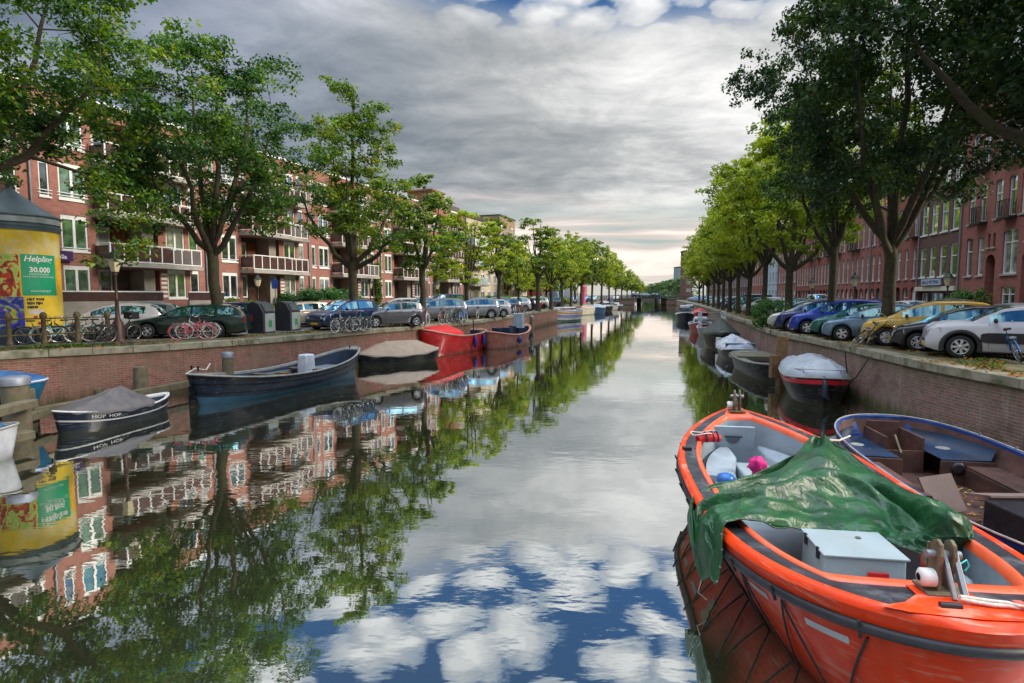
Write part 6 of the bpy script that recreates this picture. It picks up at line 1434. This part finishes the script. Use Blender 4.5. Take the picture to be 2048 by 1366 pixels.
# ---- generic moored boats
GM = 'boats moored along the canal'
M_dark = gel('hull_black', (10,11,14), .35, 0, spec=.25); M_darkblue = gel('hull_dark_blue', (12,24,44), .38, .05, spec=.35, dirt=srgb(40,54,60), dirtf=.4); M_redb = gel('hull_red', (200,14,16), .35, dirt=srgb(140,16,18), dirtf=.4)
M_rust = gel('hull_rust', (166,100,80), .5, dirt=srgb(140,60,48), dirtf=.6, coat=.1); M_creamh = gel('hull_cream', (196,188,164), .45); M_whiteh = gel('hull_white', (206,210,216), .35); M_greyh = gel('hull_grey', (120,124,124), .45)
M_lining = mat('lining_grey', srgb(120,130,132), .6, var=.15); M_navyin = mat('lining_navy', srgb(30,48,72), .5, var=.2)
C_grey = tarpmat('canvas_grey', srgb(84,80,80), srgb(104,98,94), .6, 2.5, .22); C_lgrey = tarpmat('canvas_pale_grey', srgb(160,170,180), srgb(176,184,192), .55, 2.5, .22); C_beige = tarpmat('canvas_beige', srgb(170,148,126), srgb(156,138,118), .75, 3, .15); C_green = tarpmat('canvas_dark_green', srgb(40,48,40), srgb(54,62,52), .6, 4, .4); C_blue = tarpmat('canvas_blue', srgb(30,80,140), srgb(60,110,160), .5, 5, .5); C_mix = tarpmat('tarp_white_blue', srgb(150,160,186), srgb(206,206,206), .45, 5, .6)
# HOP HOP
def mid2(a, b, za=0, zb=0):
    p, q = onz(*a, za), onz(*b, zb); return (p+q)/2, (q-p)
c, d = mid2((118, 882), (338, 827)); Lh = d.length*1.06; head = math.atan2(d.y, d.x)
HH = Hull(Lh, 1.45, .42, bow=(2.2,.8), stern=(3,.7), rise=(.10,.22), zmin=-.3, low=.78, transom=None)
hh = boat('covered_boat', 'dark blue dinghy lettered HOP HOP with white rails under a grey tented canvas', (c.x-.45, c.y+.6), head, HH, M_darkblue, M_navyin, M_white, w=.09, railr=.028, group=GM)
HH.band(.24,.29,.014).build('white_stripe', M_white, hh)
cover(hh, HH, C_grey, .15, .62, s0=-.93, s1=.50, over=.03, droop=.05, seed=2, power=.9, wr=.05)
tm = textmesh('HOP  HOP', .16, .002, bold=.001); sgn_ = -1; a_ = []
for vtx in tm.vertices:
    x, y = vtx.co.x, vtx.co.y; s = -.50+x/(HH.L/2); kk = .17-y*1.0; q = HH.side(s, max(0, kk), -1, .012+vtx.co.z); vtx.co = q
tm.materials.append(M_white); inst('boat_name', tm, hh)
# long dark sloop
c, d = mid2((410, 826), (672, 768)); head = math.atan2(d.y, d.x); SL = Hull(8.6, 2.5, .68, bow=(3.0,.62), stern=(2.6,.62), rise=(.60,.40), zmin=-.4, low=.45)
c = (Vector((-8.35, 25.0, 0))+Vector((-11.75, 18.2, 0)))/2
p_near, p_far = onz(398, 800, .0), onz(690, 735, .0)
nb, nf = onz(374, 748, 1.1), onz(708, 690, 1.35); d = nf-nb; c = (nb+nf)/2; head = math.atan2(d.y, d.x); SL.L = d.length
sl = boat('wooden_sloop', 'long black and dark blue open sloop with a white engine cover', (c.x+.1, c.y-.1), head, SL, M_darkblue, M_navyin, M_railw, w=.10, floor=.15, railr=.035, strake=(.20,.24,M_dark), boot=(.52,.80,mat('boot_blue_grey', srgb(64,104,124), .5)), group=GM)
SL.band(.02,.10,.018).build('rubbing_strake', M_dark, sl); SL.band(.42,.45,.012).build('plank_line', M_dark, sl)
for s in (-.15, .30): thwart(sl, SL, s, .62)
eb = MB().box((1.1,.0,.72), (.62,.50,1.05), taper=.86); eb.build('engine_cover', mat('engine_white', srgb(208,212,220), .35), sl, bevel=.06); MB().bb(.7,1.5,-.35,.35,.15,.5).build('engine_box', M_navyin, sl)
MB().box((-.35,-.15,.5), (.45,.4,.35)).build('wicker_crate', M_woodb, sl, bevel=.01)
fl_ = MB().bb(1.7, 3.3, -.75, .75, .50, .54); fl_.build('fore_platform', M_lining, sl)
for sg in (1,-1): MB().grid([[(SL.L/2*s, sg*SL.b(s, .16)*f_, z_) for s in np.linspace(-.75,.6,12)] for f_, z_ in ((.97,.50),(.97,.54),(.82,.54),(.82,.50))], 0, False).build('side_bench', M_lining, sl)
MB().bb(-SL.L/2+.0, -SL.L/2+.42, -.03, .03, -.3, .70).build('rudder', M_dark, sl); MB().tube([(-SL.L/2-.1,0,1.12),(-SL.L/2+.35,.1,1.25),(-SL.L/2+.6,-.1,1.18),(-SL.L/2+1.1,.3,1.32)], .022, 6).build('tiller', M_rope, sl)
for x, y in ((-SL.L/2+.25,.15),(-SL.L/2+.25,-.15),(SL.L/2-.25,.15)): MB().tube([(x,y,SL.z(.93)-.02),(x,y,SL.z(.93)+.16)], .03, 6).build('bollard', M_dark, sl)
# tarped low boat
nb, nf = onz(742, 716, .5), onz(850, 700, .5); 
CB = Hull(5.2, 2.0, .45, bow=(2.6,.7), stern=(3.4,.5), rise=(.22,.2), zmin=-.3, low=.78); p = onz(800, 730, 0)
cbt = boat('covered_boat', 'low dark boat under a peaked pinkish beige canvas left of the red boat', (p.x-.4, p.y+1.2), R(36), CB, M_dark, M_navyin, M_railw, group=GM); cover(cbt, CB, C_beige, .3, .75, over=.03, droop=.07, seed=4, power=1.0, ridge=.9, wr=.02)
tst = empty('tyre_stack', (onz(788, 700, .3).x, onz(788, 700, .3).y+1.0, .0), 0, 'stack of black rubber fenders standing behind the beige covered boat', 'fender stack', None)
for i in range(5): MB().tube([(.28*math.cos(a)+.02*i, .28*math.sin(a), .5+.26*i) for a in np.linspace(0, 6.283, 17)[:-1]], .13, 8, close=True).build('ring', M_rubber, tst)
# red boat
RB = Hull(6.9, 2.5, 1.10, bow=(2.6,.62), stern=(3.6,.45), rise=(.52,.20), zmin=-.4, low=.66); p = onz(880, 712, 0); hd = R(243)
rb_c = Vector((-3.85, 37.4, 0)); rb = boat('steel_sloop', 'bright red steel sloop with blue fenders', rb_c, hd, RB, M_redb, M_navyin, mat('rail_beige', srgb(176,140,120), .5), w=.12, railr=.05, group=GM)
cover(rb, RB, mat('cover_red', srgb(206,24,24), .5, bump=.3, bscale=6), 1.6, .70, s0=.05, s1=.93, over=-.04, droop=.02, seed=5, wr=.02, power=.45, ridge=.8)
def fender(root, h, s, sg, m=None, r=.13, l=.7):
    q = h.side(s, .30, sg, .14); f = MB().lathe([(.03,-l/2-.08),(.06,-l/2-.02),(r,-l/2+.12),(r,l/2-.12),(.06,l/2+.02),(.03,l/2+.08)], tuple(q), 12).build('fender', m or mat('fender_blue', srgb(20,40,120), .4), root); MB().tube([(q.x,q.y,q.z+l/2),(q.x,q.y-sg*.1,h.z(s)+.03)], .012, 5).build('fender_line', M_rope, f)
for s in (-.2,-.55,-.8): fender(rb, RB, s, 1)
for s in (.8,): fender(rb, RB, s, -1)
for s in (-.1,-.45): thwart(rb, RB, s, 1.0, m=M_woodb)
MB().lathe([(.25,0),(.28,.4),(.1,.55)], (-.9,-.3,.9), 10).build('engine_cover', M_black, rb); MB().tube([(-2.6,0,1.2),(-2.6,0,1.9),(-2.2,.2,2.0)], .04, 6).build('steering_post', M_black, rb)
# rust red barge
p = onz(985, 682, 0); RU = Hull(6.9, 2.2, .85, bow=(2.8,.55), stern=(3.4,.5), rise=(.55,.35), zmin=-.4, low=.74); ru = boat('steel_sloop', 'weathered rust red steel boat with a grey steering console', (-.35, 42.0), R(66), RU, M_rust, M_navyin, mat('rail_rust', srgb(190,130,112), .6), w=.12, railr=.06, group=GM)
MB().box((1.9,-.1,1.75), (.5,.8,1.1), taper=.9).build('console', mat('console_grey', srgb(150,170,178), .5), ru, bevel=.03)
for s, y in ((-.3,.3),(-.1,-.2),(.55,.3)): MB().bb(RU.L/2*s-.3,RU.L/2*s+.3,y-.3,y+.3,.3,1.35).build('deck_box', M_navyin, ru)
q = RU.side(.70, .35, -1, .06); MB().tube([(q.x+.26*math.cos(a), q.y, q.z+.26*math.sin(a)) for a in np.linspace(0,6.283,15)[:-1]], .10, 8, close=True).build('tyre_fender', M_rubber, ru)
fender(ru, RU, -.12, -1, None, .16, .4)

# black speedboat with red band and grey canvas (right)
SB = Hull(4.7, 2.15, .78, bow=(2.6,.72), stern=(3,.5), rise=(.18,.05), zmin=-.3, low=.60, transom=.86); p = onz(1636, 803, 0)
hd = R(250); sp_b = boat('speedboat', 'black speedboat with a red band under a rounded pale grey canvas', (11.05, 20.9, 0), hd, SB, M_dark, M_lining, M_railw, w=.10, railr=.025, group=GM)
SB.band(.04,.16,.012).build('red_band', mat('band_red', srgb(206,20,44), .35), sp_b)
cover(sp_b, SB, C_lgrey, -.2, .68, s0=-.97, s1=.80, over=.0, droop=.05, seed=6, power=.40, ridge=1.1, wr=.10, ns=18)
bow_r = MB(); pts = [Vector((SB.L/2*s, sg*SB.b(s)*.85, SB.z(s)+.30)) for sg, ss in ((1, np.linspace(.35,.93,8)), (-1, np.linspace(.93,.35,8))) for s in ss]; bow_r.tube(pts, .014, 6)
for i in (0, 5, 10, 15): bow_r.tube([pts[i], (pts[i].x, pts[i].y, pts[i].z-.30)], .012, 5)
bow_r.build('bow_rail', M_steel, sp_b); an = MB().tube([(2.2,0,.98),(2.42,.02,.80),(2.44,.02,.45),(2.32,.18,.25)], [.06,.09,.10,.03], 8); an.build('anchor_fender', mat('fender_navy', srgb(20,30,44), .5), sp_b)
for a, b in (((1692,772),(1738,716)),((1700,786),(1690,702))):
    p0, p1 = ony(*a, 20.2), onz(*b, ZS+.02); r = MB().tube([p0, p0.lerp(p1,.5)-Vector((0,0,.12)), p1], .02, 5); tag(r.build('mooring_rope', M_ropek), '%s dark mooring line from the black speedboat up to the quay edge' % ('longer right' if a[0] == 1692 else 'shorter left'), 'rope', 'mooring ropes')
# open grey boat with spud post
p = onz(1540, 762, 0); OB = Hull(6.6, 2.1, .62, bow=(3.0,.5), stern=(3.4,.5), rise=(.12,.12), zmin=-.3, low=.74); ob = boat('work_boat', 'open black work boat with grey decks pierced by a square timber post', (11.95, 27.4, 0), R(261), OB, M_dark, M_dark, M_greyh, w=.40, floor=.15, s0=-.80, s1=.66, railr=.04, group=GM, deckm=mat('deck_grey_worn', srgb(116,120,112), .7, var=.2, dirt=srgb(80,84,66), dirtf=.5))
MB().bb(-2.4,-.4,-1.0,1.0,.5,.72).build('hatch_cover', mat('hatch_olive', srgb(110,104,84), .7), ob); MB().bb(1.2,1.32,-.9,.9,.2,.62).build('cross_bulkhead', M_woodb, ob); MB().bb(.1,1.1,-.7,.5,.2,.50).build('locker', M_lining, ob)
# tarped runabout
p = onz(1512, 706, 0); TB = Hull(4.8, 1.95, .55, bow=(2.6,.6), stern=(3.4,.5), rise=(.2,.1), zmin=-.3, low=.75, transom=.85); tbt = boat('covered_boat', 'small blue boat under a loose white and blue tarpaulin behind the timber post', (13.2, 33.6, 0), R(258), TB, M_darkblue, M_navyin, M_whiteh, group=GM); cover(tbt, TB, C_mix, -.6, .75, s0=-.97, s1=.55, seed=8, wr=.16, power=.6, ridge=.9)
MB().bb(1.0,1.1,-.8,.8,.55,.95).build('windscreen', G_car, tbt); MB().tube([(1.0,-.8,.95),(1.0,.8,.95)], .03, 6).build('windscreen_rail', M_steel, tbt)
# dark green tented boat
DT = Hull(7.4, 2.4, .95, bow=(2.8,.6), stern=(3.4,.5), rise=(.3,.1), zmin=-.3, low=.74); dt = boat('covered_boat', 'black boat under a dark green tented canvas on the right', (15.0, 41.4, 0), R(255), DT, M_dark, M_dark, M_greyh, group=GM); cover(dt, DT, C_green, .6, 1.15, over=.05, droop=.15, seed=9, power=.95, wr=.05, ridge=.3)
MB().tube([(3.7,-.4,.9),(3.7,-.4,.2)], [.16,.16], 8).build('fender', M_white, dt)
# boat with handrail frame
FB = Hull(7.5, 2.5, .75, bow=(2.8,.6), stern=(3.4,.5), rise=(.3,.2), zmin=-.3, low=.74); fb = boat('deck_boat', 'grey boat with a pale tubular handrail frame on the right', (17.9, 51.5, 0), R(255), FB, M_greyh, M_lining, M_whiteh, group=GM)
fr_ = MB()
for z in (1.2,1.7,2.2): fr_.tube([(-2.6,-1,z),(2.2,-1,z),(2.2,1,z),(-2.6,1,z)], .045, 5, close=True)
for x in (-2.6,-1,.6,2.2):
    for y in (-1,1): fr_.tube([(x,y,.7),(x,y,2.2)], .045, 5)
fr_.build('handrail_frame', M_whiteh, fb)
def small(u, v, L, B, zg, hd, mh, mc, lab, hgt=.8, name='moored_boat', seed=1, cab=None):
    p = onz(u, v, 0); H_ = Hull(L, B, zg, bow=(2.6,.65), stern=(3.4,.5), rise=(.35,.15), zmin=-.3, low=.74); b = boat(name, lab, (p.x, p.y+L*.42, 0), R(hd), H_, mh, M_navyin, M_whiteh, group=GM, railr=.05)
    if mc: cover(b, H_, mc, .2, hgt, seed=seed, power=.7, ridge=L*.2)
    if cab: MB().box((-.2,0,zg+cab/2), (L*.4,B*.6,cab), taper=.85).build('cabin', M_whiteh, b, bevel=.06); MB().bb(-L*.21,L*.17,-B*.295,B*.295,zg+cab*.35,zg+cab*.75).build('cabin_windows', M_glass, b)
    return b
small(1420, 668, 6.5, 2.3, .8, 255, gel('hull_crimson', (150,20,36), .35), None, 'red and white sloop left of the handrail boat', cab=.7)
small(1382, 643, 7, 2.6, .9, 255, M_darkblue, None, 'dark blue motorboat with a white cabin on the right', cab=1.3)
small(1412, 640, 6.5, 2.4, .9, 255, M_redb, mat('cover_scarlet', srgb(206,40,30), .5), 'boat under a scarlet cover near the right quay')
small(1388, 630, 6.5, 2.3, .8, 255, M_whiteh, None, 'white cabin boat farther along the right quay', cab=1.1)
small(1398, 623, 6.5, 2.3, .8, 255, M_whiteh, C_blue, 'white boat with blue cover nearest the right end of the bridge')
# left far boats
yb_ = small(1133, 645, 8.5, 3.2, 1.5, 235, M_whiteh, None, 'white and lilac boat with yellow stripes on the left', cab=.5)
for c_ in yb_.children:
    if c_.name.startswith('hull'): pass
HY = Hull(8.5, 3.2, 1.5, bow=(2.6,.65), stern=(3.4,.5), rise=(.35,.15), zmin=-.3, low=.74); HY.band(.14,.24,.02).build('yellow_stripe', mat('stripe_yellow', srgb(220,150,30), .4), yb_); HY.band(.34,.52,.02).build('lilac_band', mat('stripe_lilac', srgb(140,140,190), .4), yb_); HY.band(.70,.80,.02).build('green_boot', mat('stripe_green', srgb(30,80,60), .5), yb_)
small(1172, 631, 8, 2.8, 1.3, 240, M_creamh, C_beige, 'cream hulled boat with a brown beige cover on the left', .5, seed=3)
small(1197, 628, 7, 2.6, 1.2, 240, gel('hull_steel_blue', (40,84,120), .4), C_lgrey, 'steel blue boat with pale cover on the left', .7, seed=5)
small(1212, 624, 9, 2.8, 1.2, 240, M_dark, None, 'black boat with low cabin on the left', cab=1.0)
small(1224, 621, 9, 2.8, 1.0, 240, M_creamh, C_green, 'pale boat with dark cover on the left', .9, seed=7)
small(1232, 618, 12, 3.4, .8, 240, M_dark, None, 'houseboat with white windowed cabin beside the left bridge pier', cab=2.6)
small(1262, 606, 9, 2.8, 1.0, 255, M_dark, None, 'dark boat seen beneath the far bridge', cab=1.0); small(1320, 602, 10, 3, 1.0, 255, M_whiteh, None, 'white boat seen beneath the far bridge', cab=1.2)
# two boats cut by the left edge
WB = Hull(4.2, 1.7, .55, bow=(2.6,.6), stern=(3.4,.5), rise=(.2,.1), zmin=-.3, low=.78, transom=.85); p = onz(26, 915, 0)-Vector((1.85,.68,0)); wb_ = boat('dinghy', 'white dinghy with blue cover cut by the left edge', (p.x, p.y, 0), R(20), WB, M_whiteh, M_lining, M_railw, group=GM); cover(wb_, WB, C_blue, .8, .55, s0=.1, s1=.8, over=-.1, seed=2, power=.6)
UB = Hull(5.5, 2.0, 1.15, bow=(3,.5), stern=(3.4,.5), rise=(.1,.1), zmin=.55, low=.8); p = ony(-130, 812, 15.2); ub = boat('rowing_boat', 'blue boat wrapped in pale tarpaulin stored on the landing stage at the left edge', (p.x-.6, p.y+.3, 0), R(22), UB, mat('hull_turquoise', srgb(30,110,150), .4), M_navyin, M_whiteh, group=GM, floor=.8); cover(ub, UB, C_blue, 0, .45, seed=12, power=.6, ridge=1.5)
